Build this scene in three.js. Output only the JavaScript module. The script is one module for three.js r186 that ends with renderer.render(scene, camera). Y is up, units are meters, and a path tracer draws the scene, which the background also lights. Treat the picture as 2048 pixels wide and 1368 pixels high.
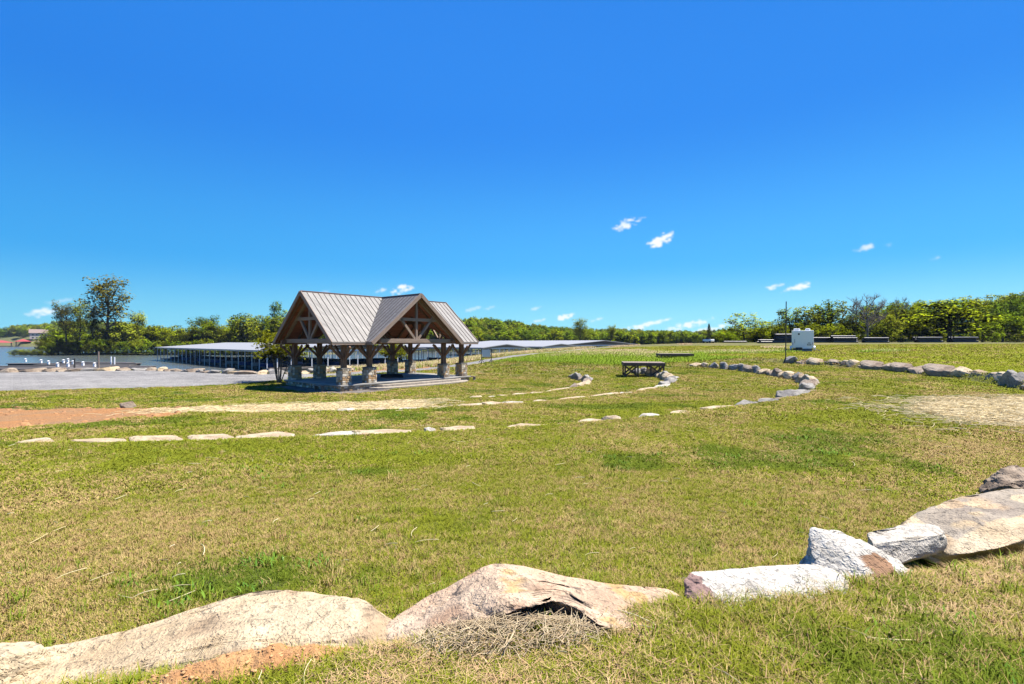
import * as THREE from 'three';
import { mergeGeometries, mergeVertices, toCreasedNormals } from 'three/addons/utils/BufferGeometryUtils.js';
import { RoundedBoxGeometry } from 'three/addons/geometries/RoundedBoxGeometry.js';

// ---------- camera, sky, sun, exposure ----------
const EYE = 3.1;                                   // metres above the lawn round the pavilion
const scene = new THREE.Scene();
const camera = new THREE.PerspectiveCamera(2 * Math.atan(684 / 1000) * 180 / Math.PI, 1024 / 684, 0.05, 6000);
camera.position.set(0, EYE, 0);
camera.lookAt(0, EYE, -10);
const renderer = new THREE.WebGLRenderer();
renderer.toneMapping = THREE.LinearToneMapping;
renderer.toneMappingExposure = 2.25;
renderer.shadowMap.enabled = true;
const SUN = new THREE.Vector3(0.506, 1, -0.36).normalize();
const sun = new THREE.DirectionalLight(new THREE.Color(1, 0.94, 0.84), 5);
sun.position.copy(SUN).multiplyScalar(200); sun.target.position.set(0, 0, -40); scene.add(sun, sun.target);
sun.castShadow = true;
Object.assign(sun.shadow.camera, { left: -150, right: 150, top: 150, bottom: -150, near: 1, far: 600 });
sun.shadow.mapSize.set(4096, 4096);

// ---------- random and noise ----------
function rng(seed) { let s = seed | 0; return () => { s = (s + 0x6d2b79f5) | 0; let t = Math.imul(s ^ (s >>> 15), 1 | s); t = (t + Math.imul(t ^ (t >>> 7), 61 | t)) ^ t; return ((t ^ (t >>> 14)) >>> 0) / 4294967296; }; }
const hash = (x, y, z) => { let h = Math.imul(x, 374761393) + Math.imul(y, 668265263) + Math.imul(z, 1274126177); h = Math.imul(h ^ (h >>> 13), 1274126177); return ((h ^ (h >>> 16)) >>> 0) / 4294967296; };
const fade = t => t * t * t * (t * (t * 6 - 15) + 10);
function noise3(x, y, z) {
  const X = Math.floor(x), Y = Math.floor(y), Z = Math.floor(z), u = fade(x - X), v = fade(y - Y), w = fade(z - Z);
  const l = (a, b, t) => a + (b - a) * t;
  return l(l(l(hash(X, Y, Z), hash(X + 1, Y, Z), u), l(hash(X, Y + 1, Z), hash(X + 1, Y + 1, Z), u), v),
    l(l(hash(X, Y, Z + 1), hash(X + 1, Y, Z + 1), u), l(hash(X, Y + 1, Z + 1), hash(X + 1, Y + 1, Z + 1), u), v), w) * 2 - 1;
}
function fbm(x, y, z, oct = 4) { let a = 0, s = 1, t = 0; for (let i = 0; i < oct; i++) { a += noise3(x, y, z) * s; t += s; s *= 0.5; x = x * 2.03 + 11.3; y = y * 2.03 + 5.7; z = z * 2.03 + 3.1; } return a / t; }
const clamp = (x, a = 0, b = 1) => Math.min(b, Math.max(a, x));
const smooth = (a, b, x) => { const t = clamp((x - a) / (b - a)); return t * t * (3 - 2 * t); };
const mix = (a, b, t) => a + (b - a) * t;
const mixc = (a, b, t) => [mix(a[0], b[0], t), mix(a[1], b[1], t), mix(a[2], b[2], t)];

// ---------- sky ----------
{
  const W = 3072, Hh = 1536, data = new Float32Array(W * Hh * 4);
  const zen = [0.007, 0.066, 0.29], mid = [0.017, 0.125, 0.405], low = [0.048, 0.25, 0.48], hor = [0.18, 0.40, 0.48];
  const clouds = [[1252, 449, 30, 11, 0.9], [1278, 440, 16, 5, 0.6], [1322, 480, 30, 13, 1], [1340, 468, 12, 5, 0.6], [1730, 497, 20, 6, 0.7], [1777, 491, 9, 4, 0.5],
    [1866, 519, 10, 5, 0.35], [1600, 573, 34, 6, 1], [1548, 574, 22, 5, 0.8], [806, 578, 28, 9, 1], [763, 581, 18, 4, 0.6], [92, 624, 32, 7, 0.9], [1130, 634, 26, 7, 0.9],
    [1075, 643, 20, 4, 0.6], [1190, 640, 18, 3, 0.5], [945, 618, 18, 4, 0.35], [980, 615, 14, 4, 0.35], [1270, 655, 80, 6, 0.9], [1370, 652, 60, 8, 0.9], [1330, 640, 40, 3, 0.5], [1400, 664, 80, 6, 0.9],
    [1240, 668, 60, 5, 0.8], [120, 602, 24, 3, 0.3], [650, 583, 14, 3, 0.3], [1070, 617, 16, 4, 0.4]].map(([px, py, w, h, s]) => {
    const x = (px - 1024) / 1000, y = (684 - py) / 1000; return { az: Math.atan(x), el: Math.atan(y / Math.hypot(1, x)), w: w / 1750, h: h / 1500, s };
  });
  for (let j = 0; j < Hh; j++) {
    const el = ((j + 0.5) / Hh - 0.5) * Math.PI, e = el * 180 / Math.PI;
    for (let i = 0; i < W; i++) {
      const th = ((i + 0.5) / W - 0.5) * 2 * Math.PI, dx = Math.cos(el) * Math.cos(th), dz = Math.cos(el) * Math.sin(th), dy = Math.sin(el);
      const ee = Math.max(0, e);
      let c = mixc(hor, low, smooth(0, 9, ee)); c = mixc(c, mid, smooth(3, 24, ee)); c = mixc(c, zen, smooth(12, 75, ee));
      const az = Math.atan2(dx, -dz), cs = dx * SUN.x + dy * SUN.y + dz * SUN.z, g = 0.78 + 0.26 * smooth(-0.1, 0.75, cs);
      c = [c[0] * g * g, c[1] * g, c[2] * (0.3 + 0.7 * g)];
      if (e > 0 && e < 16 && Math.abs(az) < 1) {
        let k = 0;
        for (const q of clouds) {
          const a = (az - q.az) / q.w, b = (el - q.el - 0.25 * (az - q.az)) / q.h, d = a * a + b * b;
          if (d < 6) { const n = fbm(az * 170, el * 330, 4.2, 4) * 1.15 + fbm(az * 60, el * 110, 9.2, 2) * 0.6; k = Math.max(k, q.s * smooth(0.0, 1.15, 1 - d * 0.5 + n * 1.1)); }
        }
        c = mixc(c, [0.50, 0.50, 0.51], k * 0.9);
      }
      const o = (j * W + i) * 4; data[o] = c[0]; data[o + 1] = c[1]; data[o + 2] = c[2]; data[o + 3] = 1;
    }
  }
  const t = new THREE.DataTexture(data, W, Hh, THREE.RGBAFormat, THREE.FloatType);
  t.mapping = THREE.EquirectangularReflectionMapping; t.magFilter = THREE.LinearFilter; t.needsUpdate = true;
  scene.background = t; scene.environment = t;
}

// ---------- helpers ----------
const V = (x, y, d) => new THREE.Vector3(x, y, -d);
const taken = {};
const numbered = n => { const k = taken[n] = (taken[n] ?? -1) + 1; return k ? n + '_' + String(k).padStart(3, '0') : n; };
function tag(o, label, category, group, kind) { if (label) o.userData.label = label; if (category) o.userData.category = category; if (group) o.userData.group = group; if (kind) o.userData.kind = kind; return o; }
function shade(o) { o.traverse(q => { if (q.isMesh) { q.castShadow = true; q.receiveShadow = true; } }); return o; }
function mesh(name, geo, mat, parent) { const m = new THREE.Mesh(geo, mat); m.castShadow = m.receiveShadow = true; if (parent) { m.name = name; parent.add(m); } else { m.name = numbered(name); scene.add(m); } return m; }
function thing(name, label, category, x, y, d, turn = 0, group) { const g = new THREE.Group(); g.name = numbered(name); g.position.set(x, y, -d); g.rotation.y = turn; scene.add(g); return tag(g, label, category, group); }
function dup(o, label, group) { const c = o.clone(); c.userData = { ...o.userData }; c.name = numbered(o.name.replace(/_\d{3}$/, '')); scene.add(c); if (label) c.userData.label = label; if (group) c.userData.group = group; return c; }
const box = (w, h, l, x = 0, y = 0, z = 0) => new THREE.BoxGeometry(w, h, l).translate(x, y, z);
function beam(a, b, w, h, roll = 0) {                     // a timber from a to b
  const A = new THREE.Vector3(...a), B = new THREE.Vector3(...b), L = A.distanceTo(B);
  const g = new RoundedBoxGeometry(w, h, L, 1, Math.min(w, h) * 0.07);
  const m = new THREE.Matrix4().lookAt(B, A, Math.abs(B.clone().sub(A).normalize().y) > 0.99 ? new THREE.Vector3(1, 0, 0) : new THREE.Vector3(0, 1, 0));
  if (roll) g.rotateZ(roll);
  const uv = g.attributes.uv, p = g.attributes.position; for (let i = 0; i < uv.count; i++) uv.setXY(i, (p.getX(i) + p.getY(i)) * 2, p.getZ(i) * 0.7 + A.x);
  return g.applyMatrix4(m).translate((A.x + B.x) / 2, (A.y + B.y) / 2, (A.z + B.z) / 2);
}
function tube(pts, rad, seg = 6) {                        // tapered limb through points
  const pos = [], idx = [], n = pts.length, up = new THREE.Vector3(0.3, 0.2, 1).normalize();
  for (let i = 0; i < n; i++) {
    const t = new THREE.Vector3().subVectors(pts[Math.min(n - 1, i + 1)], pts[Math.max(0, i - 1)]).normalize();
    const s = new THREE.Vector3().crossVectors(t, up).normalize(), b = new THREE.Vector3().crossVectors(s, t);
    for (let k = 0; k < seg; k++) { const a = k / seg * 6.2832; const q = pts[i].clone().addScaledVector(s, Math.cos(a) * rad[i]).addScaledVector(b, Math.sin(a) * rad[i]); pos.push(q.x, q.y, q.z); }
  }
  for (let i = 0; i < n - 1; i++) for (let k = 0; k < seg; k++) { const a = i * seg + k, b = i * seg + (k + 1) % seg; idx.push(a, b, a + seg, b, b + seg, a + seg); }
  const g = new THREE.BufferGeometry(); g.setAttribute('position', new THREE.Float32BufferAttribute(pos, 3)); g.setIndex(idx); g.computeVertexNormals(); return g;
}
function paint(g, f) { const p = g.attributes.position, c = new Float32Array(p.count * 3); for (let i = 0; i < p.count; i++) { const k = f(p.getX(i), p.getY(i), p.getZ(i), i); c[i * 3] = k[0]; c[i * 3 + 1] = k[1]; c[i * 3 + 2] = k[2]; } g.setAttribute('color', new THREE.BufferAttribute(c, 3)); return g; }
function texture(n, f, srgb = false) {                   // tileable values from f(u, v) -> [r, g, b] 0..1
  const d = new Uint8Array(n * n * 4);
  for (let j = 0; j < n; j++) for (let i = 0; i < n; i++) { const c = f(i / n, j / n), o = (j * n + i) * 4; d[o] = clamp(c[0]) * 255; d[o + 1] = clamp(c[1]) * 255; d[o + 2] = clamp(c[2]) * 255; d[o + 3] = 255; }
  const t = new THREE.DataTexture(d, n, n); t.wrapS = t.wrapT = THREE.RepeatWrapping; t.magFilter = THREE.LinearFilter; t.minFilter = THREE.LinearMipmapLinearFilter; t.generateMipmaps = true;
  if (srgb) t.colorSpace = THREE.SRGBColorSpace; t.needsUpdate = true; return t;
}
// tileable noise: blends four shifted copies
function tnoise(u, v, f, seed, oct = 3) {
  const P = (x, y) => fbm(x * f, y * f, seed, oct), a = P(u, v), b = P(u - 1, v), c = P(u, v - 1), d = P(u - 1, v - 1);
  const wu = u, wv = v, k = (a * (1 - wu) + b * wu) * (1 - wv) + (c * (1 - wu) + d * wu) * wv;
  return k / Math.sqrt(((1 - wu) ** 2 + wu ** 2) * ((1 - wv) ** 2 + wv ** 2));
}
const std = (color, o = {}) => new THREE.MeshStandardMaterial({ color: new THREE.Color().setRGB(...color), roughness: 0.85, ...o });

// ---------- materials ----------
const grainTex = texture(512, (u, v) => { const k = 0.72 + 0.22 * tnoise(u, v, 90, 1, 2) + 0.16 * tnoise(u, v, 22, 2, 2) + 0.1 * tnoise(u, v, 6, 3, 2); return [k, k, k]; });
const bumpTex = texture(512, (u, v) => { const k = 0.5 + 0.35 * tnoise(u, v, 40, 5, 3) + 0.2 * tnoise(u, v, 12, 6, 2); return [k, k, k]; });
const gravelTex = texture(512, (u, v) => { const k = 0.66 + 0.34 * tnoise(u, v, 70, 7, 1) + 0.2 * tnoise(u, v, 30, 8, 1) + 0.1 * tnoise(u, v, 5, 9, 2); return [k, k * 0.99, k * 0.98]; });
const woodTex = texture(512, (u, v) => { const k = 0.72 + 0.22 * tnoise(u, v * 0.06, 60, 11, 2) + 0.16 * tnoise(u, v * 0.2, 14, 12, 2); return [k, k * 0.98, k * 0.96]; });
const rockTex = texture(1024, (u, v) => { const k = 0.78 + 0.18 * tnoise(u, v, 50, 21, 3) + 0.18 * tnoise(u, v, 9, 22, 3), c = tnoise(u, v, 14, 23, 3); const cr = Math.abs(tnoise(u, v, 5, 27, 4)), s = (c < -0.42 ? 0.72 : 1) * (cr < 0.012 ? 0.8 : 1) * (tnoise(u, v, 48, 28, 2) < -0.6 ? 0.7 : 1); return [k * s, k * s * 0.985, k * s * 0.96]; });
const rockBump = texture(1024, (u, v) => { const c = Math.abs(tnoise(u, v, 5, 27, 4)), p = tnoise(u, v, 48, 28, 2), k = 0.55 + 0.22 * tnoise(u, v, 90, 25, 3) + 0.25 * tnoise(u, v, 12, 26, 3) - (c < 0.03 ? 0.22 * (1 - c / 0.03) : 0) - (p < -0.55 ? 0.35 : 0); return [k, k, k]; });
const rep = (t, x, y = x) => { const c = t.clone(); c.repeat.set(x, y); c.needsUpdate = true; return c; };
const M = {
  lawn: std([1, 1, 1], { vertexColors: true, map: rep(grainTex, 1.1), bumpMap: rep(bumpTex, 1.1), bumpScale: 0.03, roughness: 1 }),
  gravel: std([1, 1, 1], { vertexColors: true, map: rep(gravelTex, 0.5), bumpMap: rep(gravelTex, 0.5), bumpScale: 0.04, roughness: 1 }),
  dirt: std([1, 1, 1], { vertexColors: true, map: rep(grainTex, 0.6), bumpMap: rep(bumpTex, 0.6), bumpScale: 0.08, roughness: 1 }),
  rock: std([1, 1, 1], { vertexColors: true, map: rep(rockTex, 1.1), bumpMap: rep(rockBump, 1.1), bumpScale: 0.02, roughness: 0.92 }),
  timber: std([0.208, 0.112, 0.068], { map: woodTex, bumpMap: woodTex, bumpScale: 0.006, roughness: 0.8 }),
  greyTimber: std([0.320, 0.240, 0.192], { map: woodTex, bumpMap: woodTex, bumpScale: 0.006, roughness: 0.85 }),
  plank: std([1, 1, 1], { vertexColors: true, map: woodTex, roughness: 0.85 }),
  metal: std([0.225, 0.212, 0.20], { map: rep(grainTex, 0.3), roughness: 0.6, metalness: 0.15 }),
  seam: std([0.096, 0.084, 0.076], { roughness: 0.5, metalness: 0.25 }),
  ridge: std([0.240, 0.136, 0.120], { roughness: 0.5, metalness: 0.2 }),
  stone: std([1, 1, 1], { vertexColors: true, bumpMap: rep(rockBump, 1), bumpScale: 0.01, roughness: 0.95 }),
  mortar: std([0.160, 0.148, 0.132], { roughness: 1 }),
  concrete: std([0.352, 0.336, 0.312], { map: rep(grainTex, 0.25), bumpMap: bumpTex, bumpScale: 0.004, roughness: 0.9 }),
  step: std([0.400, 0.344, 0.280], { map: rep(grainTex, 0.3), roughness: 0.9 }),
  white: std([0.76, 0.76, 0.76], { roughness: 0.45 }), whitePost: std([0.576, 0.584, 0.608], { roughness: 0.5 }),
  roofMarina: std([0.25, 0.25, 0.255], { roughness: 0.6 }), black: std([0.018, 0.018, 0.022], { roughness: 0.55 }),
  blackPipe: std([0.020, 0.021, 0.034], { roughness: 0.42 }), dark: std([0.05, 0.045, 0.04]), iron: std([0.035, 0.033, 0.03], { roughness: 0.6 }),
  glass: new THREE.MeshPhysicalMaterial({ color: 0x223038, roughness: 0.08, metalness: 0 }),
  grey: std([0.30, 0.30, 0.31]), blueHull: std([0.04, 0.07, 0.2], { roughness: 0.35 }), greyHull: std([0.25, 0.26, 0.28], { roughness: 0.4 }),
  cover: std([0.03, 0.04, 0.075], { roughness: 0.9 }), redRoof: std([0.30, 0.035, 0.04], { roughness: 0.7 }), shingle: std([0.22, 0.16, 0.14], { roughness: 0.9 }),
  wall: std([0.384, 0.352, 0.320]), board: std([0.576, 0.584, 0.600], { roughness: 0.6 }), dock: std([0.168, 0.148, 0.132], { map: woodTex }), bark: std([0.075, 0.058, 0.045], { roughness: 1 }), paleBark: std([0.15, 0.125, 0.11], { roughness: 1 }),
  rubber: std([0.02, 0.02, 0.02], { roughness: 0.9 }),
  darkTimber: std([0.13, 0.085, 0.065], { map: woodTex }),
  straw: std([1, 1, 1], { roughness: 0.9, side: THREE.DoubleSide }),
};
const leafMat = (r, g, b) => new THREE.MeshPhysicalMaterial({ color: new THREE.Color().setRGB(r, g, b), vertexColors: true, roughness: 1, specularIntensity: 0.2, transmission: 0.55, thickness: 0, side: THREE.DoubleSide });
const LEAF = { young: leafMat(0.70, 0.78, 0.05), bright: leafMat(0.60, 0.76, 0.03), mid: leafMat(0.42, 0.62, 0.03), deep: leafMat(0.26, 0.43, 0.035), olive: leafMat(0.47, 0.57, 0.05), dark: leafMat(0.09, 0.14, 0.05), rust: leafMat(0.40, 0.38, 0.07) };
const grassMat = new THREE.MeshPhysicalMaterial({ color: 0xffffff, roughness: 1, specularIntensity: 0.15, side: THREE.DoubleSide });

// ---------- lie of the land ----------
const CX = -9.83, CD = 37.9, WATER = -2.7;
function inside(poly, x, d) { let c = false; for (let i = 0, j = poly.length - 1; i < poly.length; j = i++) { const [a, b] = poly[i], [e, f] = poly[j]; if ((b > d) !== (f > d) && x < (e - a) * (d - b) / (f - b) + a) c = !c; } return c; }
function sd(poly, x, d) { let m = 1e9; for (let i = 0, j = poly.length - 1; i < poly.length; j = i++) { const [a, b] = poly[i], [e, f] = poly[j], vx = e - a, vd = f - b, t = clamp(((x - a) * vx + (d - b) * vd) / (vx * vx + vd * vd)); m = Math.min(m, Math.hypot(x - a - vx * t, d - b - vd * t)); } return inside(poly, x, d) ? m : -m; }
const NEAR = [[-4000, 75], [-120, 62], [-52, 52.5], [-40, 56], [-27, 50], [-21, 49.5], [-18.5, 57], [-11, 73], [-3, 90], [9, 108], [28, 132], [58, 170], [90, 240], [130, 330], [4000, 330], [4000, -4000], [-4000, -4000]];
const FAR = [[-4000, 640], [-330, 640], [-230, 470], [-120, 345], [-40, 300], [90, 290], [150, 325], [4000, 325], [4000, 5000], [-4000, 5000]];
const SPIT = [[-230, 222], [-200, 214], [-150, 214], [-95, 222], [-70, 240], [-90, 262], [-180, 262], [-235, 240]];
const bumps = [[-640, 760, 170, 24], [-40, 430, 110, 13], [-150, 330, 90, 10], [30, 520, 130, 8], [300, 1000, 330, 14], [80, 1050, 260, 12], [215, 205, 85, 9], [330, 280, 160, 16], [-330, 760, 200, 14], [700, 900, 400, 30]];
const PROFILE = [[0, 0], [13, 0], [15.3, 0.06], [15.65, 0.36], [20.8, 0.42], [21.2, 0.75], [27.8, 0.80], [28.2, 1.14], [36.4, 1.15], [36.95, 1.56], [60, 1.62], [200, 1.62]];
const SLOPE = [[0, 0], [12, 0], [21, 0.55], [28, 1.0], [36.3, 1.5], [60, 1.62], [200, 1.62]];
const along = (tab, r) => { for (let i = 1; i < tab.length; i++) if (r <= tab[i][0]) return mix(tab[i - 1][1], tab[i][1], (r - tab[i - 1][0]) / (tab[i][0] - tab[i - 1][0])); return tab[tab.length - 1][1]; };
function polar(x, d) { const a = x - CX, b = d - CD; let p = Math.atan2(a, b) * 180 / Math.PI; if (p < -90) p += 360; return [Math.hypot(a, b), p]; }
function H(x, d) {
  const [r, p] = polar(x, d);
  const w = smooth(68, 78, p) * (1 - smooth(182, 196, p));
  let y = mix(along(SLOPE, r), along(PROFILE, r > 33 ? r + smooth(138, 118, p) * 0.9 + smooth(157, 164, p) * 0.36 + smooth(157, 150, p) * 0.32 : r), w);
  y += smooth(37, 92, r) * 1.33 * (1 - smooth(150, 172, p)) * smooth(8, 40, p);     // the upper lawn climbs towards the trees
  y *= smooth(-8, 26, p) * (1 - 0.98 * smooth(184, 222, p));
  y += 0.035 * fbm(x * 0.35, d * 0.35, 2.5, 3) + 0.10 * smooth(40, 80, r) * fbm(x * 0.06, d * 0.06, 7, 2);
  const near = sd(NEAR, x, d), s = Math.max(near, sd(FAR, x, d), sd(SPIT, x, d));
  if (near < 0) { const yN = Math.min(y, 0.3) + Math.max(-5, near * 0.6), yF = s > 0 ? mix(-2.95, -2.0, smooth(-2, 14, s)) : -2.95 + Math.max(-3, s * 0.6); y = Math.max(yN, yF); }
  if (s > 0) for (const [bx, bd, br, bh] of bumps) { const q = Math.hypot(x - bx, d - bd) / br; if (q < 1) y += bh * (1 - q * q) ** 2; }
  return y;
}
const LOT = [[-140, 20], [-32.4, 31.6], [-24.7, 34], [-20, 36.9], [-18.6, 41.5], [-19.3, 48.5], [-21, 49], [-27, 49.4], [-40, 55.4], [-52, 52], [-140, 61]];
const DIRT = [[-40, 25], [-22.3, 23.2], [-17.4, 23.4], [-12.2, 21.8], [-7.6, 20.4], [-8.6, 17.4], [-11.4, 15.6], [-12.6, 13.4], [-18, 11.6], [-40, 12]];
const STRAW1 = [[-14.2, 20.2], [-9, 21.6], [-5, 22.9], [-3.4, 22.2], [-4.2, 19.4], [-6.8, 17.5], [-11.2, 17.5]];
const STRAW2 = [[11.2, 14.2], [12.8, 15.6], [14.5, 16.9], [18, 17], [17, 12], [11.8, 10.9], [11, 12.1]];
const PATH = [[-19, 45], [-15.5, 50.5], [-11, 55], [-5.8, 61], [-2.6, 66.5], [2.5, 73], [10, 87], [19, 101]];
const MULCH = [[-16.5, 34.5], [-12.5, 30.6], [-9.4, 30.4], [-7.2, 32.6], [-11, 33.5], [-14.4, 37.4]];
const pathDist = (x, d) => { let m = 1e9; for (let i = 1; i < PATH.length; i++) { const [a, b] = PATH[i - 1], [e, f] = PATH[i], vx = e - a, vd = f - b, t = clamp(((x - a) * vx + (d - b) * vd) / (vx * vx + vd * vd)); m = Math.min(m, Math.hypot(x - a - vx * t, d - b - vd * t)); } return m; };
function zone(x, d) {
  const n = fbm(x * 0.9, d * 0.9, 31, 3);
  if (d > 8 && d < 130) {
    if (sd(LOT, x, d) + n * 0.6 > 0) return 'gravel';
    if (x > -20 && x < 25 && pathDist(x, d) + n * 0.35 < 1.9) return 'path';
    if (sd(DIRT, x, d) + n * 1.6 > 0) return 'dirt';
    if (sd(MULCH, x, d) + n * 0.5 > 0) return 'mulch';
    const bank = sd(NEAR, x, d); if (x > -22 && x < 30 && bank < 7 + 2 * n && bank > -6 && pathDist(x, d) < 6 + 2 * n && d > 52) return 'dirt';
  }
  return 'lawn';
}
// share of dry thatch, 0..1, and of lush clover
const dryness = (x, d) => clamp(0.35 + 0.5 * fbm(x * 0.22, d * 0.22, 40, 3) + 0.42 * fbm(polar(x, d)[0] * 0.55, polar(x, d)[1] * 0.035, 43, 3) + 0.5 * fbm(x * 1.3, d * 1.3, 41, 3));
const lush = (x, d) => clamp(smooth(0.9, 0.2, Math.hypot((x + 2.3) / 1.3, (d - 4.1) / 0.7)) + smooth(0.30, 0.5, fbm(x * 0.5, d * 0.5, 55, 3)) * 0.8);
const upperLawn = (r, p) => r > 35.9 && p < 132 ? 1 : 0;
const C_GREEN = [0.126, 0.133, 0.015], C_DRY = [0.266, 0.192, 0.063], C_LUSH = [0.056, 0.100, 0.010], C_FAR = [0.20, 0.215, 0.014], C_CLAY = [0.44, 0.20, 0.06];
function lawnColor(x, d) {
  const D = dryness(x, d); let c = mixc(C_GREEN, C_DRY, D * 0.75); c = mixc(c, C_LUSH, lush(x, d) * 0.6);
  const [r, p] = polar(x, d);
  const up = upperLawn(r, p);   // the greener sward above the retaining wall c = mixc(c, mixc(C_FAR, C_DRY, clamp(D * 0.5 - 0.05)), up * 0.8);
  if (d > 60 && sd(NEAR, x, d) < 0) c = mixc([0.10, 0.12, 0.03], [0.15, 0.13, 0.05], clamp(0.5 + fbm(x * 0.05, d * 0.05, 3, 3)));
  if (Math.max(sd(STRAW1, x, d), sd(STRAW2, x, d)) + 0.5 * fbm(x * 1.4, d * 1.4, 8, 3) > 0) return mixc([0.437, 0.328, 0.133], [0.328, 0.218, 0.094], clamp(0.4 + fbm(x * 2.2, d * 2.2, 6, 3)));
  const bare = smooth(0.38, 0.6, fbm(x * 0.7, d * 0.7, 77, 4)); c = mixc(c, [0.187, 0.117, 0.058], bare * 0.6);
  return c;
}
// one polar sheet round the viewer, cut into the ground's materials along its cells
{
  const ang = []; for (let a = -56; a <= 56; a += 0.25) ang.push(a); for (let a = 58; a < 304; a += 2) ang.push(a);
  const rad = [0]; for (let r = 0.9; r < 4200; r *= r < 60 ? 1.017 : r < 300 ? 1.014 : 1.03) rad.push(r);
  const na = ang.length, nr = rad.length, pos = new Float32Array(na * nr * 3), col = new Float32Array(na * nr * 3), uv = new Float32Array(na * nr * 2), zn = [];
  const clay = new Float32Array(na * nr * 3);
  for (let j = 0; j < nr; j++) for (let i = 0; i < na; i++) {
    const a = ang[i] * Math.PI / 180, x = rad[j] * Math.sin(a), d = rad[j] * Math.cos(a), o = j * na + i, y = H(x, d);
    pos.set([x, y, -d], o * 3); uv.set([x, d], o * 2);
    const z = zone(x, d); zn.push(z);
    col.set(lawnColor(x, d), o * 3);
  }
  const parts = { lawn: [], gravel: [], path: [], dirt: [], mulch: [] };
  for (let j = 0; j < nr - 1; j++) for (let i = 0; i < na; i++) { const k = (i + 1) % na, a = j * na + i, b = j * na + k, c = a + na, e = b + na; parts[zn[c]].push(a, b, c, b, e, c); }
  const build = (name, key, mat, color) => {
    const used = new Map(), idx = parts[key].map(v => { if (!used.has(v)) used.set(v, used.size); return used.get(v); }), n = used.size;
    const P = new Float32Array(n * 3), C = new Float32Array(n * 3), U = new Float32Array(n * 2);
    for (const [v, k] of used) { P.set(pos.subarray(v * 3, v * 3 + 3), k * 3); U.set(uv.subarray(v * 2, v * 2 + 2), k * 2); C.set(color ? color(pos[v * 3], -pos[v * 3 + 2]) : col.subarray(v * 3, v * 3 + 3), k * 3); }
    const g = new THREE.BufferGeometry(); g.setAttribute('position', new THREE.BufferAttribute(P, 3)); g.setAttribute('uv', new THREE.BufferAttribute(U, 2)); g.setAttribute('color', new THREE.BufferAttribute(C, 3)); g.setIndex(idx); g.computeVertexNormals();
    const m = mesh(name, g, mat); m.userData.kind = 'structure'; return m;
  };
  build('lawn', 'lawn', M.lawn);
  const stonesC = (x, d) => mixc([0.25, 0.238, 0.225], [0.36, 0.345, 0.325], clamp(0.5 + fbm(x * 0.25, d * 0.8, 63, 3) + 0.6 * fbm(x * 2.2, d * 2.2, 64, 2)));
  build('gravel_lot', 'gravel', M.gravel, stonesC); build('gravel_path', 'path', M.gravel, stonesC);
  build('bare_soil', 'dirt', M.dirt, (x, d) => mixc(C_CLAY, [0.34, 0.20, 0.09], clamp(0.25 + fbm(x * 0.8, d * 0.8, 61, 3) + (sd(NEAR, x, d) < 10 ? 0.45 : 0))));
  build('mulch_bed', 'mulch', M.dirt, (x, d) => mixc([0.13, 0.10, 0.085], [0.24, 0.21, 0.19], clamp(0.5 + fbm(x * 2, d * 2, 62, 3))));
}
{ // lake
  const wave = texture(512, (u, v) => { const k = 0.5 + 0.5 * tnoise(u, v * 0.5, 30, 71, 3); return [k, k, k]; });
  const g = new THREE.PlaneGeometry(6000, 4000).rotateX(-Math.PI / 2); const uv = g.attributes.uv; for (let i = 0; i < uv.count; i++) uv.setXY(i, uv.getX(i) * 6000 / 14, uv.getY(i) * 4000 / 14);
  const m = mesh('lake_water', g, std([0.085, 0.095, 0.085], { roughness: 0.16, bumpMap: wave, bumpScale: 0.22 })); m.position.set(0, WATER, -1960); m.userData.kind = 'structure';
}

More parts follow.
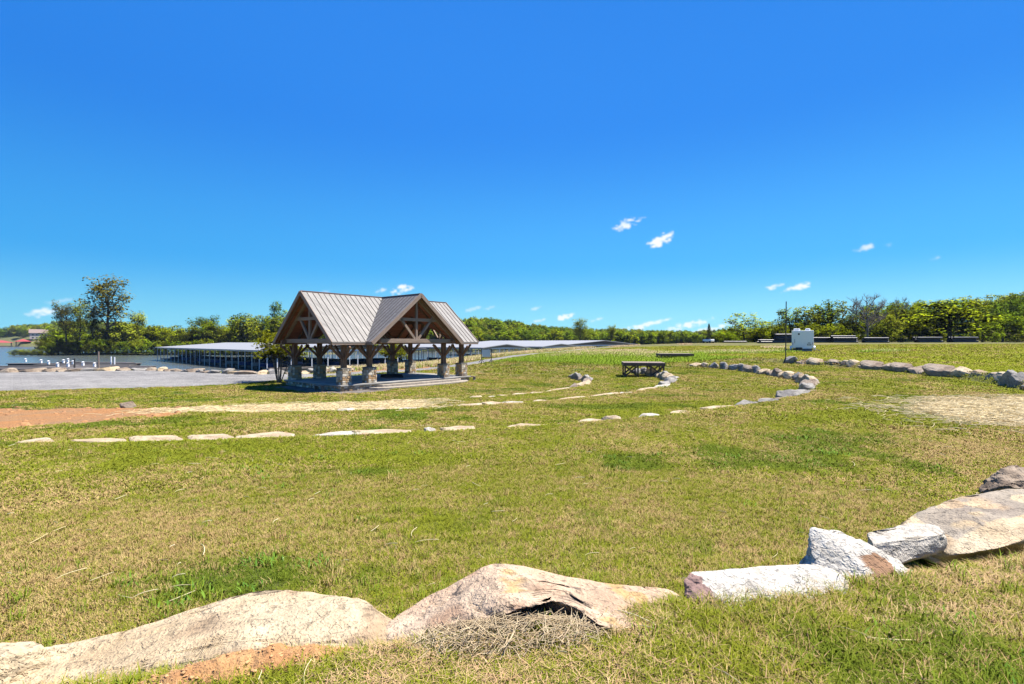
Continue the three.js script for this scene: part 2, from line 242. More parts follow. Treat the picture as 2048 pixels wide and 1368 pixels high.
// ---------- boulders ----------
function ico(detail) { const g = new THREE.IcosahedronGeometry(1, detail); g.deleteAttribute('uv'); g.deleteAttribute('normal'); return mergeVertices(g, 1e-4); }
const ROCKC = { cream: [[0.50, 0.375, 0.225], [0.58, 0.48, 0.33], [0.36, 0.25, 0.15]], white: [[0.512, 0.464, 0.392], [0.592, 0.560, 0.496], [0.368, 0.296, 0.216]], grey: [[0.240, 0.224, 0.208], [0.384, 0.360, 0.328], [0.136, 0.120, 0.104]], pink: [[0.47, 0.32, 0.21], [0.55, 0.42, 0.30], [0.34, 0.20, 0.12]], brown: [[0.288, 0.216, 0.152], [0.400, 0.328, 0.248], [0.176, 0.120, 0.080]] };
function boulder(seed, [a, b, c], o = {}) {              // half sizes: length, height, depth
  const R = rng(seed), g = ico(o.detail ?? 7), p = g.attributes.position, v = new THREE.Vector3(), e = o.block ?? 0.62, cuts = [];
  for (let k = 0; k < (o.cuts ?? 7); k++) { const n = new THREE.Vector3(R() * 2 - 1, R() * 1.3 - 0.5, R() * 2 - 1).normalize(); cuts.push([n, (o.cut ?? 0.62) + R() * 0.3]); }
  const f = o.rough ?? 1, s = seed * 7.31;
  if (o.flat) cuts.push([new THREE.Vector3((R() - 0.5) * 0.12, 1, (R() - 0.5) * 0.12).normalize(), o.flat]);
  for (let i = 0; i < p.count; i++) {
    v.fromBufferAttribute(p, i);
    v.set(Math.sign(v.x) * Math.abs(v.x) ** e, Math.sign(v.y) * Math.abs(v.y) ** e, Math.sign(v.z) * Math.abs(v.z) ** e);
    for (const [n, q] of cuts) { const h = v.dot(n) - q; if (h > 0) v.addScaledVector(n, -h * 0.88); }
    const m = 1 + f * (0.13 * fbm(v.x * 1.3 + s, v.y * 1.3, v.z * 1.3, 3) + 0.06 * fbm(v.x * 4 + s, v.y * 7, v.z * 4, 3));
    v.multiplyScalar(m); v.set(v.x * a, v.y * b, v.z * c);
    if (o.warp) o.warp(v);
    const rid = 1 - Math.abs(fbm(v.x * 3.1 + s, v.y * 6, v.z * 3.1, 3)) * 2, fine = f * (0.016 * fbm(v.x * 9 + s, v.y * 16, v.z * 9, 4) - (rid > 0.9 ? (rid - 0.9) * 0.16 : 0)); v.y += fine; v.z += fine * 0.7;
    p.setXYZ(i, v.x, v.y, v.z);
  }
  g.computeVertexNormals();
  const pal = ROCKC[o.color ?? 'cream'];
  paint(g, (x, y, z) => {
    let k = mixc(pal[0], pal[1], clamp(0.5 + 1.1 * fbm(x * 2.2 + s, y * 3, z * 2.2, 4)));
    k = mixc(k, pal[2], smooth(0.12, 0.42, fbm(x * 3.1 + s, y * 5 + 9, z * 3.1, 5)) * 0.75);
    if (o.spot) k = o.spot(x, y, z, k);
    return k;
  });
  const q = g.toNonIndexed(), P = q.attributes.position, uv = new Float32Array(P.count * 2), A = new THREE.Vector3(), B = new THREE.Vector3(), C = new THREE.Vector3();
  for (let i = 0; i < P.count; i += 3) {
    A.fromBufferAttribute(P, i); B.fromBufferAttribute(P, i + 1).sub(A); C.fromBufferAttribute(P, i + 2).sub(A); B.cross(C); const nx = Math.abs(B.x), ny = Math.abs(B.y) * 1.3, nz = Math.abs(B.z);
    for (let k = i; k < i + 3; k++) { const x = P.getX(k), y = P.getY(k), z = P.getZ(k); uv.set(ny >= nx && ny >= nz ? [x, z] : nx > nz ? [z, y + 0.3] : [x, y + 0.7], k * 2); }
  }
  q.setAttribute('uv', new THREE.BufferAttribute(uv, 2));
  return q;
}
function putRock(name, geo, x, y, d, turn, label, group, tiltX = 0, tiltZ = 0) { const m = mesh(name, geo, M.rock); m.position.set(x, y, -d); m.rotation.set(tiltX, turn, tiltZ, 'YXZ'); return tag(m, label, 'rock', group); }
const NEARROCK = { detail: 44 };
putRock('boulder', boulder(11, [1.12, 0.30, 0.44], { ...NEARROCK, color: 'cream', cuts: 3, block: 0.5, flat: 0.70, rough: 0.55, warp: v => { const t = smooth(0.2, -1.1, v.x); v.y -= t * 0.14; v.z *= 1 - 0.45 * t; if (v.y > 0) v.y += 0.03 * smooth(-0.5, 0.1, v.x) - 0.16 * Math.max(0, v.z - 0.15); } }), -1.56, 1.315, 2.74, 0.13, 'long cream slab with reddish soil heaped against its near edge', null, 0.02, 0);
putRock('boulder', boulder(12, [1.0, 0.34, 0.34], {
  ...NEARROCK, color: 'pink', cuts: 4, block: 0.6, flat: 0.75, rough: 0.7,
  warp: v => {
    v.y *= mix(1, 0.70, smooth(0.0, 0.9, v.x)) * mix(1, 0.6, smooth(-0.3, -0.95, v.x)); v.y += 0.09 * Math.exp(-(((v.x + 0.22) / 0.3) ** 2));
    if (v.y > 0) v.z -= 0.35 * v.y;                                                               // the upper side leans back
    const hx = (v.x + 0.18) / 0.44, hy = (v.y - 0.17 - 0.05 * Math.cos(v.x * 5)) / 0.12, q = hx * hx + hy * hy;               // the hollow under its brow
    if (v.z > -0.12 && q < 1) v.z -= 0.26 * (1 - q) ** 0.6;
  },
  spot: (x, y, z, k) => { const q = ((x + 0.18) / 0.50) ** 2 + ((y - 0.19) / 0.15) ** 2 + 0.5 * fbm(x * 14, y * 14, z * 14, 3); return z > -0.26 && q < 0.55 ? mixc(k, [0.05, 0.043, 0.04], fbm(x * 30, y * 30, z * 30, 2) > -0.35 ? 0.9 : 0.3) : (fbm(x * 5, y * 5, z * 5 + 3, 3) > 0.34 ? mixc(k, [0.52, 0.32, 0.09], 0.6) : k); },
}), 0.22, 1.365, 2.80, 0.16, 'pinkish tan boulder with a blackened hollow under its brow');
putRock('boulder', boulder(13, [0.54, 0.24, 0.24], { ...NEARROCK, color: 'white', cuts: 4, block: 0.5, flat: 0.7, rough: 0.6, warp: v => { if (v.y > 0) v.z -= 0.5 * v.y; }, spot: (x, y, z, k) => x < -0.40 + 0.05 * fbm(x * 9, y * 9, z * 9, 2) ? [0.27, 0.17, 0.15] : k }), 1.60, 1.425, 3.00, 0.2, 'smooth white slab with a purplish brown broken end', null, 0.2, 0.02);
putRock('boulder', boulder(14, [0.42, 0.20, 0.30], { ...NEARROCK, color: 'white', cuts: 8, block: 0.6, rough: 0.8, warp: v => { if (v.y > 0) { const t = v.y / 0.20; v.x = v.x * (1 - 0.28 * t) + 0.05 * t; v.z = v.z * (1 - 0.3 * t) - 0.28 * t; } else v.x *= 1.15; }, spot: (x, y, z, k) => { const q = ((x - 0.10) / 0.13) ** 2 + ((y - 0.10) / 0.07) ** 2 + 0.6 * fbm(x * 12, y * 12, z * 12, 3); return z > 0 && q < 0.8 ? [0.27, 0.15, 0.08] : k; } }), 2.30, 1.52, 3.36, 0.25, 'pointed white boulder with a rough brown patch on its face', null, 0.1, 0.06);
putRock('boulder', boulder(15, [0.42, 0.10, 0.13], { ...NEARROCK, detail: 24, color: 'white', cuts: 3, block: 0.5, flat: 0.7, rough: 0.6 }), 3.05, 1.52, 3.92, 0.35, 'low narrow pale stone sunk in the bank beside the pointed boulder', null, 0, 0.03);
putRock('boulder', boulder(16, [1.0, 0.24, 0.36], { ...NEARROCK, color: 'cream', cuts: 3, block: 0.45, flat: 0.68, rough: 0.5, spot: (x, y, z, k) => { const n = fbm(x * 4, y * 9, z * 7, 4); return y > 0.05 && z < 0.1 && n > -0.1 ? mixc(k, [0.24, 0.22, 0.20], 0.65) : (x > 0.0 && z > 0.05 ? mixc(k, [0.56, 0.33, 0.14], 0.55) : k); } }), 4.42, 1.41, 4.52, 0.32, 'broad flat cream slab streaked with grey lichen and orange', null, 0.12, 0);
putRock('boulder', boulder(17, [0.46, 0.20, 0.28], { ...NEARROCK, detail: 30, color: 'brown', cuts: 9, rough: 1.7 }), 6.45, 1.28, 6.35, 0.3, 'rugged grey layered rock behind the broad flat slab');
putRock('boulder', boulder(18, [0.3, 0.16, 0.2], { detail: 20, color: 'cream' }), -2.72, 1.36, 2.52, 0.2, 'small cream stone tip at the end of the long slab');

// rows of terrace stones: shared shapes, one object per stone
const rowGeo = { white: [], cream: [], brown: [], grey: [] }, wallGeo = { white: [], cream: [], brown: [], grey: [] };
for (const k of Object.keys(rowGeo)) for (let i = 0; i < 5; i++) { rowGeo[k].push(boulder(100 + i * 13 + k.length * 7, [0.5, 0.5, 0.5], { detail: 7, color: k, block: 0.40, cuts: 10, cut: 0.62, flat: 0.72, rough: 0.7 })); wallGeo[k].push(toCreasedNormals(boulder(300 + i * 17 + k.length * 5, [0.5, 0.5, 0.5], { detail: 7, color: k, block: 0.45, cuts: 16, cut: 0.5, rough: 0.9 }), 0.45)); }
const onArc = (r, p) => [CX + r * Math.sin(p * Math.PI / 180), CD + r * Math.cos(p * Math.PI / 180)];
function stone(R, x, d, along_, len, dep, hgt, top, label, group, pal, flush) {
  const kinds = pal ?? ['white', 'cream', 'cream', 'brown'], k = kinds[Math.floor(R() * kinds.length)], g = (flush ? rowGeo : wallGeo)[k][Math.floor(R() * 5)];
  const tone = { white: 'whitish', cream: 'cream', brown: 'brownish', grey: 'grey' }[k];
  const m = putRock('terrace_stone', g, x, top - hgt * 0.45, d, along_ + (R() - 0.5) * 0.16, group ? tone + ' ' + label : label, group ? tone + ' ' + group : undefined, (R() - 0.5) * 0.1, (R() - 0.5) * 0.09);
  if (flush) m.scale.set(len * 1.38, hgt * 1.2, dep * 1.25); else m.scale.set(len * 1.34, hgt * 1.36, dep * 1.35); return m;
}
function row(r, from, to, ranges, low, high, seed, label, group) {
  const R = rng(seed); let p = from, max = -1e9;
  let turn = from; for (let q = from; q > to; q -= 0.2) { const [x, d] = onArc(r, q), px = 1024 + 1000 * x / d; if (px > max) { max = px; turn = q; } }
  const solve = px => { for (let q = from; q > turn; q -= 0.02) { const [x, d] = onArc(r, q); if (1024 + 1000 * x / d >= px) return q; } return turn; };
  const place = (p0, p1, face) => {
    const pm = (p0 + p1) / 2, len = (p0 - p1) * Math.PI / 180 * r, rr = r + (R() - 0.5) * 0.16, [x, d] = onArc(rr, pm), dep = 0.55 + R() * 0.3;
    const [x2, d2] = onArc(r + 0.55, pm), top = Math.max(H(x2, d2), high - 0.05) + (face ? 0.04 + R() * 0.10 : 0.012 + R() * 0.035);
    stone(R, x, d, (180 - pm) * Math.PI / 180, len, dep, top - low + 0.18, top, label, group, face ? ['brown', 'grey', 'cream', 'cream', 'grey'] : ['white', 'cream', 'cream'], !face);
  };
  let last = from;
  for (const [a, b] of ranges) { const p0 = solve(a), p1 = solve(b); if (p0 - p1 > 0.05) { const len = (p0 - p1) * Math.PI / 180 * r, n = Math.max(1, Math.round(len / 2.2)); for (let i = 0; i < n; i++) place(mix(p0, p1, i / n), mix(p0, p1, (i + 0.97) / n), false); last = p1; } }
  for (p = last - 0.1; p > to;) { const w = (0.75 + R() * 0.75) / r * 180 / Math.PI; place(p, p - w, true); p -= w * (1.0 + R() * 0.02); }
}
row(28, 181, 74, [[40, 95], [128, 262], [272, 380], [382, 475], [486, 600], [613, 720], [722, 832], [853, 872], [893, 957], [1000, 1104], [1150, 1205], [1222, 1242], [1282, 1316], [1336, 1412], [1414, 1470]], 0.80, 1.14, 5, 'stone in the long terrace row with the widest sweep below the upper lawn', 'stones of the second terrace row');
row(21, 173, 76, [[660, 712], [745, 772], [788, 850], [853, 905], [912, 970], [973, 1013], [1015, 1050], [1062, 1098], [1100, 1165], [1166, 1236], [1240, 1266], [1272, 1330]], 0.42, 0.75, 6, 'stone in the middle terrace row curving round the wooden platform', 'stones of the middle terrace row');
row(15.5, 154, 75, [[945, 966], [973, 992], [1003, 1020], [1022, 1050], [1060, 1088], [1090, 1140]], 0.06, 0.36, 7, 'stone in the short inner terrace row nearest the pavilion steps', 'stones of the inner terrace row');
{ // retaining wall of the upper lawn, right
  const R = rng(81); let p = 122;
  for (; p > 79.5;) { const w = (0.9 + R() * 1.2) / 35.6 * 57.3, pm = p - w / 2, [x, d] = onArc(35.5 + R() * 0.35, pm), [xi, di] = onArc(34.4, pm); stone(R, x, d, (180 - pm) * Math.PI / 180, w / 57.3 * 35.6 * 1.12, 0.7 + R() * 0.4, 0.62 + R() * 0.3, H(xi, di) + 0.42 + R() * 0.16, 'rough boulder in the retaining wall below the white trailer', 'boulders of the retaining wall', ['grey', 'brown', 'cream', 'grey', 'brown']); p -= w * 0.98; }
}
{ // boulders along the edge of the gravel lot
  const R = rng(91), edge = [[-52.5, 51.2], [-46, 52.8], [-40, 55], [-34, 52.2], [-30, 50.2], [-26.5, 48.8], [-21, 48.3], [-19.2, 50], [-17.5, 54]];
  for (let i = 1; i < edge.length; i++) { const [a, b] = edge[i - 1], [e, f] = edge[i], L = Math.hypot(e - a, f - b); for (let s = 0; s < L;) { const len = 0.7 + R() * 1.3, t = (s + len / 2) / L, x = mix(a, e, t), d = mix(b, f, t); if (R() < 0.86) { const h = 0.26 + R() * 0.3; const m = stone(R, x, d, Math.atan2(f - b, e - a) * 1 + (R() - 0.5) * 0.3, len, 0.8 + R() * 0.5, h, h * 0.72, 'shoreline boulder along the water side of the gravel lot', 'boulders edging the gravel lot', ['cream', 'grey', 'brown', 'brown']); m.name = numbered('shore_boulder'); } s += len * 1.02; } }
  for (let i = 0; i < 46; i++) { const x = -20.5 + R() * 5.5, d = 50 + R() * 6.5 + (x + 20) * 0.7, s = 0.5 + R() * 0.5; const m = stone(R, x, d, R() * 6, s, s * 0.8, s * 0.7, H(x, d) + s * 0.45, 'riprap stone on the bank behind the pavilion', 'riprap stones on the bank', ['white', 'white', 'cream']); m.name = numbered('riprap_stone'); }
  const lone = stone(R, -17.6, 22.9, 0.3, 0.65, 0.4, 0.32, H(-17.6, 22.9) + 0.25, 'lone tan rock lying beside the bare red soil', null, ['brown']); lone.name = numbered('loose_rock');
}

// ---------- pavilion ----------
{
  const P = thing('timber_pavilion', 'open timber pavilion with crossing metal gable roofs on stone piers', 'pavilion', CX, 0, CD, 50 * Math.PI / 180);
  const MX = 6.42, MZ = 3.8, KX = 3.95, KZ = 4.54, EV = 3.12, RG = 6.42, DECK = 0.4;
  // deck and curved steps
  mesh('stone_base', box(11.2, 0.34, 7.2, 0, 0.14, 0), M.mortar, P);
  mesh('deck_slab', new RoundedBoxGeometry(11.5, 0.10, 7.5, 2, 0.02).translate(0, DECK - 0.05, 0), M.concrete, P);
  const arc = (x0, x1, z0, bulge, y0, y1) => { const s = new THREE.Shape(); s.moveTo(x0, z0); for (let i = 0; i <= 28; i++) { const t = i / 28; s.lineTo(mix(x0, x1, t), z0 + bulge * Math.sqrt(Math.max(0, 1 - (2 * t - 1) ** 4))); } s.lineTo(x1, z0); const g = new THREE.ExtrudeGeometry(s, { depth: y1 - y0, bevelEnabled: true, bevelSize: 0.02, bevelThickness: 0.02, bevelSegments: 1 }); return g.rotateX(Math.PI / 2).translate(0, y1, 0); };
  mesh('step', arc(-3.1, 4.6, 3.76, 0.45, 0.0, 0.25), M.step, P); mesh('step', arc(-3.7, 5.2, 3.78, 0.95, -0.1, 0.10), M.step, P);
  // rubble facing: stones joined per pier face, each with its own tone
  const stones = (w, h, seed) => {                       // patch in xy plane, facing +z
    const R = rng(seed), out = []; let y = 0;
    while (y < h - 0.03) { const rh = Math.min(h - y, 0.11 + R() * 0.10); let x = 0; while (x < w - 0.02) { const rw = Math.min(w - x, 0.12 + R() * 0.2); const g = new RoundedBoxGeometry(rw - 0.018, rh - 0.018, 0.10, 1, 0.018).translate(x + rw / 2 - w / 2, y + rh / 2, -0.02 + R() * 0.03); const t = R(), c = t < 0.25 ? [0.30, 0.25, 0.19] : t < 0.5 ? [0.46, 0.39, 0.29] : t < 0.78 ? [0.42, 0.27, 0.14] : t < 0.92 ? [0.60, 0.54, 0.45] : [0.20, 0.15, 0.11]; out.push(paint(g, () => c)); x += rw; } y += rh; }
    return mergeGeometries(out);
  };
  const ring = (w, l, h, seed) => mergeGeometries([0, 1, 2, 3].map(k => stones(k % 2 ? l : w, h, seed + k).translate(0, 0, (k % 2 ? w : l) / 2).rotateY(k * Math.PI / 2)));
  tag(mesh('stone_facing', ring(11.24, 7.24, 0.30, 400).translate(0, 0, 0), M.stone, P), 'grey and tan rubble stone round the deck');
  const facing = ring(0.64, 0.64, 0.98, 500);
  const braceM = M.timber;
  for (const x of [-5.2, -3.3, 3.3, 5.2]) for (const z of [-3.2, 3.2]) {
    const pier = mesh('pier', box(0.62, 1.0, 0.62, x, DECK + 0.5, z), M.mortar, P); const f = mesh('stone_facing', facing, M.stone, pier); f.position.set(x, DECK, z); f.rotation.y = (x > 0 ? Math.PI : 0) + (z > 0 ? Math.PI / 2 : 0);
    mesh('cap', new RoundedBoxGeometry(0.72, 0.05, 0.72, 1, 0.015).translate(x, DECK + 1.02, z), M.mortar, pier);
    mesh('post', beam([x, DECK + 1.04, z], [x, EV - 0.15, z], 0.30, 0.30), M.timber, P);
    const s = Math.sign(z);
    for (const k of [-1, 1]) mesh('brace', beam([x + k * 0.12, 2.02, z], [x + k * 1.05, 2.90, z], 0.11, 0.14), braceM, P);
    mesh('brace', beam([x, 2.02, z - s * 0.12], [x, 2.86, z - s * 1.05], 0.11, 0.14), braceM, P); mesh('brace', beam([x, 2.02, z + s * 0.12], [x, 2.80, z + s * 0.72], 0.11, 0.14), braceM, P);
  }
  for (const z of [-3.2, 3.2]) mesh('eave_beam', beam([-6.2, EV - 0.02, z], [6.2, EV - 0.02, z], 0.22, 0.28), M.timber, P);
  for (const x of [-5.2, 5.2]) mesh('tie_beam', beam([x, EV + 0.02, -3.6], [x, EV + 0.02, 3.6], 0.2, 0.27), M.greyTimber, P);
  for (const x of [-3.3, 3.3]) mesh('tie_beam', beam([x, EV + 0.03, -4.4], [x, EV + 0.03, 4.4], 0.2, 0.26), M.timber, P);
  // trusses: king post, collar, two struts, principal rafters
  const truss = (W, at, mk, m) => {
    const T = (u, y) => mk(u, y, at), pitch = (RG - EV) / W;
    const list = [['tie_beam', T(-W + 0.5, EV + 0.06), T(W - 0.5, EV + 0.06), 0.22, 0.28], ['king_post', T(0, EV + 0.1), T(0, RG - 0.25), 0.16, 0.16], ['collar_beam', T(-W * 0.47, RG - W * 0.47 * pitch - 0.2), T(W * 0.47, RG - W * 0.47 * pitch - 0.2), 0.14, 0.22], ['strut', T(-0.15, EV + 0.2), T(-W * 0.38, RG - W * 0.38 * pitch - 0.3), 0.14, 0.17], ['strut', T(0.15, EV + 0.2), T(W * 0.38, RG - W * 0.38 * pitch - 0.3), 0.14, 0.17], ['rafter', T(-W + 0.15, EV + 0.02), T(0, RG - 0.16), 0.18, 0.22], ['rafter', T(W - 0.15, EV + 0.02), T(0, RG - 0.16), 0.18, 0.22]];
    for (const [n, a, b, w, h] of list) mesh(n, beam(a, b, w, h), m, P);
  };
  const alongX = (u, y, at) => [at, y, u], alongZ = (u, y, at) => [u, y, at];
  for (const x of [-5.75, 5.75]) truss(MZ, x, alongX, M.greyTimber);
  for (const z of [-4.0, 4.0]) truss(KX, z, alongZ, M.greyTimber);
  for (const x of [-3.9, 3.9]) truss(MZ, x, alongX, M.timber);
  for (const x of [-6.2, -4.8, 4.8, 6.2]) for (const s of [-1, 1]) mesh('rafter', beam([x, EV - 0.02, s * (MZ - 0.1)], [x, RG - 0.15, 0], 0.13, 0.2), M.timber, P);
  for (const z of [-4.35, 4.35, -3.3, 3.3]) for (const s of [-1, 1]) mesh('rafter', beam([s * (KX - 0.1), EV - 0.02, z], [0, RG - 0.15, z], 0.13, 0.2), M.timber, P);
  // decking planks under the metal, one mesh for each slope
  const slope = (main, s, e, R) => {                    // planks across the slope; s side, e end
    const W = main ? MZ : KX, L = main ? MX : KZ, other = main ? KX : MZ, out = [], n = 22;
    for (let i = 0; i < n; i++) {
      const t0 = i / n, t1 = (i + 0.95) / n, lo = k => other * Math.min(1, k), q = [];
      // plank from the valley line to the gable end
      const a0 = lo(t0) * 0.995, a1 = lo(t1) * 0.995, yo = t => RG - 0.07 - (RG - EV) * t;
      const pt = (l, t, up) => main ? [e * l, yo(t) + up, s * W * t] : [s * W * t, yo(t) + up, e * l];
      const c8 = [pt(a0, t0, 0), pt(L - 0.06, t0, 0), pt(L - 0.06, t1, 0), pt(a1, t1, 0), pt(a0, t0, 0.03), pt(L - 0.06, t0, 0.03), pt(L - 0.06, t1, 0.03), pt(a1, t1, 0.03)];
      for (const f of [[0, 1, 2, 3], [4, 5, 6, 7], [0, 1, 5, 4], [3, 2, 6, 7], [1, 2, 6, 5], [0, 3, 7, 4]]) { const [A, B, C, D] = f.map(k => c8[k]); q.push(...A, ...B, ...C, ...A, ...C, ...D); }
      const g = new THREE.BufferGeometry(); g.setAttribute('position', new THREE.Float32BufferAttribute(q, 3)); const uv = []; for (let k = 0; k < q.length; k += 3) uv.push(main ? q[k + 2] : q[k], (main ? q[k] : q[k + 2]) * 0.4 + i * 0.37); g.setAttribute('uv', new THREE.Float32BufferAttribute(uv, 2)); g.computeVertexNormals();
      const v = R(); out.push(paint(g, () => [0.34 + v * 0.16, 0.12 + v * 0.06, 0.075 + v * 0.04]));
    }
    return mergeGeometries(out);
  };
  const R = rng(77);
  for (const main of [true, false]) for (const s of [-1, 1]) for (const e of [-1, 1]) mesh('roof_decking', slope(main, s, e, R), M.plank, P);
  // standing seam panels
  const panel = (main, s, e, l0, l1) => {
    const W = main ? MZ : KX, other = main ? KX : MZ, tmax = l => Math.min(1, l / other), y = t => RG - (RG - EV) * t, ov = 1.025, top = 0.05;
    const pt = (l, t, up) => main ? [e * l, y(t) + up, s * W * t] : [s * W * t, y(t) + up, e * l];
    const A = tmax(l0) >= 1 ? ov : tmax(l0), B = tmax(l1) >= 1 ? ov : tmax(l1), q = [];
    const c8 = [pt(l0, 0, 0), pt(l1, 0, 0), pt(l1, B, 0), pt(l0, A, 0), pt(l0, 0, top), pt(l1, 0, top), pt(l1, B, top), pt(l0, A, top)];
    for (const f of [[0, 1, 2, 3], [4, 5, 6, 7], [0, 1, 5, 4], [3, 2, 6, 7], [1, 2, 6, 5], [0, 3, 7, 4]]) { const [a, b, c, d] = f.map(k => c8[k]); q.push(...a, ...b, ...c, ...a, ...c, ...d); }
    const g = new THREE.BufferGeometry(); g.setAttribute('position', new THREE.Float32BufferAttribute(q, 3)); const uv = []; for (let k = 0; k < q.length; k += 3) uv.push(q[k] + q[k + 1], q[k + 2] + q[k + 1]); g.setAttribute('uv', new THREE.Float32BufferAttribute(uv, 2)); g.computeVertexNormals();
    const pm = mesh('roof_panel', g, M.metal, P);
    const S = tmax(l1) >= 1 ? ov : tmax(l1); if (S > 0.06) mesh('seam', beam(pt(l1, 0.01, top + 0.015), pt(l1, S * 0.995, top + 0.015), 0.035, 0.045), M.seam, pm);
  };
  for (const s of [-1, 1]) for (const e of [-1, 1]) { const n = 16, m = 11; for (let i = 0; i < n; i++) panel(true, s, e, MX * i / n, MX * (i + 1) / n); for (let i = 0; i < m; i++) panel(false, s, e, KZ * i / m, KZ * (i + 1) / m); }
  mesh('ridge_cap', beam([-MX, RG + 0.06, 0], [MX, RG + 0.06, 0], 0.16, 0.05), M.ridge, P); mesh('ridge_cap', beam([0, RG + 0.064, -KZ], [0, RG + 0.064, KZ], 0.16, 0.05), M.ridge, P);
  for (const s of [-1, 1]) for (const e of [-1, 1]) {
    mesh('barge_board', beam([e * (MX + 0.02), EV - 0.10, s * (MZ + 0.05)], [e * (MX + 0.02), RG - 0.03, 0.0], 0.06, 0.26), M.greyTimber, P);
    mesh('barge_board', beam([s * (KX + 0.05), EV - 0.10, e * (KZ + 0.02)], [0, RG - 0.03, e * (KZ + 0.02)], 0.06, 0.26), M.greyTimber, P);
    mesh('fascia', beam([e * KX, EV - 0.10, s * (MZ + 0.06)], [e * MX, EV - 0.10, s * (MZ + 0.06)], 0.05, 0.20), M.greyTimber, P);
    mesh('fascia', beam([s * (KX + 0.06), EV - 0.10, e * MZ], [s * (KX + 0.06), EV - 0.10, e * KZ], 0.05, 0.20), M.greyTimber, P);
  }
  // loose things on and by the deck
  const local = (x, z) => { const a = 50 * Math.PI / 180; return [CX + Math.cos(a) * x + Math.sin(a) * z, CD + Math.sin(a) * x - Math.cos(a) * z]; };
  for (let i = 0; i < 5; i++) { const [x, d] = local(0.6 + (i % 3) * 0.02, 0.2 + (i % 3) * 0.15 + (i > 2 ? 0.07 : 0)); const g = tube([new THREE.Vector3(-0.75, 0, 0), new THREE.Vector3(0.75, 0, 0)], [0.07, 0.07], 10); const m = mesh('black_roll', mergeGeometries([g, new THREE.CylinderGeometry(0.07, 0.07, 0.01, 10).rotateZ(Math.PI / 2).translate(-0.75, 0, 0).toNonIndexed(), new THREE.CylinderGeometry(0.07, 0.07, 0.01, 10).rotateZ(Math.PI / 2).translate(0.75, 0, 0).toNonIndexed()].map(q => { const c = q.index ? q.toNonIndexed() : q; c.deleteAttribute('uv'); return c; })), M.black); m.position.set(x, DECK + 0.07 + (i > 2 ? 0.125 : 0), -d); m.rotation.y = 0.12; tag(m, 'black roll lying in the pile on the pavilion deck', 'roll', 'black rolls on the deck'); }
  const bench = (x, z, turn, label) => { const [X, D] = local(x, z), b = thing('plank_bench', label, 'bench', X, H(X, D), D, 50 * Math.PI / 180 + turn); mesh('seat', box(1.0, 0.06, 0.28, 0, 0.32, 0), M.greyTimber, b); for (const k of [-0.4, 0.4]) mesh('leg', box(0.07, 0.29, 0.24, k, 0.145, 0), M.greyTimber, b); };
  bench(-6.15, 1.9, Math.PI / 2, 'low grey plank bench against the stone base of the deck'); bench(6.15, 3.3, Math.PI / 2, 'low plank bench beside the stone pier at the curved steps');
}

// ---------- furniture of the field ----------
function platform(x, d, turn, L, W, hgt, label) {
  const y = H(x, d) - 0.03, g = thing('wooden_platform', label, 'platform', x, y, d, turn);
  const n = Math.round(W / 0.16); for (let i = 0; i < n; i++) mesh('deck_board', box(L, 0.04, 0.145, 0, hgt, -W / 2 + (i + 0.5) * W / n), M.greyTimber, g);
  for (const s of [-1, 1]) { mesh('rim_board', box(L, 0.2, 0.05, 0, hgt - 0.122, s * (W / 2 - 0.03)), M.darkTimber, g); mesh('rim_board', box(0.05, 0.2, W - 0.12, s * (L / 2 - 0.03), hgt - 0.124, 0), M.darkTimber, g); }
  const nx = hgt > 0.7 ? 4 : 5; for (let i = 0; i < nx; i++) for (const s of [-1, 1]) mesh('leg', box(0.11, hgt - 0.03, 0.11, -L / 2 + 0.12 + i * (L - 0.24) / (nx - 1), (hgt - 0.03) / 2, s * (W / 2 - 0.12)), M.darkTimber, g);
  if (hgt > 0.7) for (const s of [-1, 1]) { for (const i of [0, 2]) { const x0 = -L / 2 + 0.12 + i * (L - 0.24) / 3, x1 = x0 + (L - 0.24) / 3; mesh('cross_brace', beam([x0, 0.12, s * (W / 2 - 0.2)], [x1, hgt - 0.25, s * (W / 2 - 0.2)], 0.05, 0.11), M.darkTimber, g); mesh('cross_brace', beam([x1, 0.12, s * (W / 2 - 0.26)], [x0, hgt - 0.25, s * (W / 2 - 0.26)], 0.05, 0.11), M.darkTimber, g); } mesh('cross_brace', beam([s * (L / 2 - 0.2), 0.1, -W / 2 + 0.2], [s * (L / 2 - 0.2), hgt - 0.25, W / 2 - 0.2], 0.05, 0.11), M.darkTimber, g); }
}
platform(10.3, 39.4, -0.15, 3.1, 2.6, 1.12, 'tall wooden platform on cross braced legs above the middle terrace row');
platform(18.2, 56, -0.1, 3.6, 2.6, 0.5, 'low wooden platform in the taller grass behind the tall one');
{ const x = -3.1, d = 60.5, y = H(x, d), g = thing('sign_frame', 'blank white board in a black frame on splayed feet beside the gravel path', 'sign', x, y, d, 0.12);
  for (const s of [-1, 1]) { mesh('post', beam([s * 0.6, 0, 0], [s * 0.6, 1.72, 0], 0.09, 0.09), M.iron, g); mesh('foot', beam([s * 0.6, 0.05, -0.42], [s * 0.6, 0.05, 0.42], 0.08, 0.08), M.iron, g); for (const k of [-1, 1]) { mesh('brace', beam([s * 0.6, 0.08, k * 0.38], [s * 0.6, 0.5, k * 0.03], 0.06, 0.06), M.iron, g); mesh('brace', beam([s * 0.6 + k * 0.3, 0.05, 0], [s * 0.6, 0.45, 0], 0.06, 0.06), M.iron, g); } }
  mesh('rail', beam([-0.65, 1.70, 0], [0.65, 1.70, 0], 0.08, 0.08), M.iron, g); mesh('rail', beam([-0.6, 0.66, 0], [0.6, 0.66, 0], 0.07, 0.07), M.iron, g); mesh('board', box(1.0, 0.88, 0.03, 0, 1.17, 0), M.board, g); }
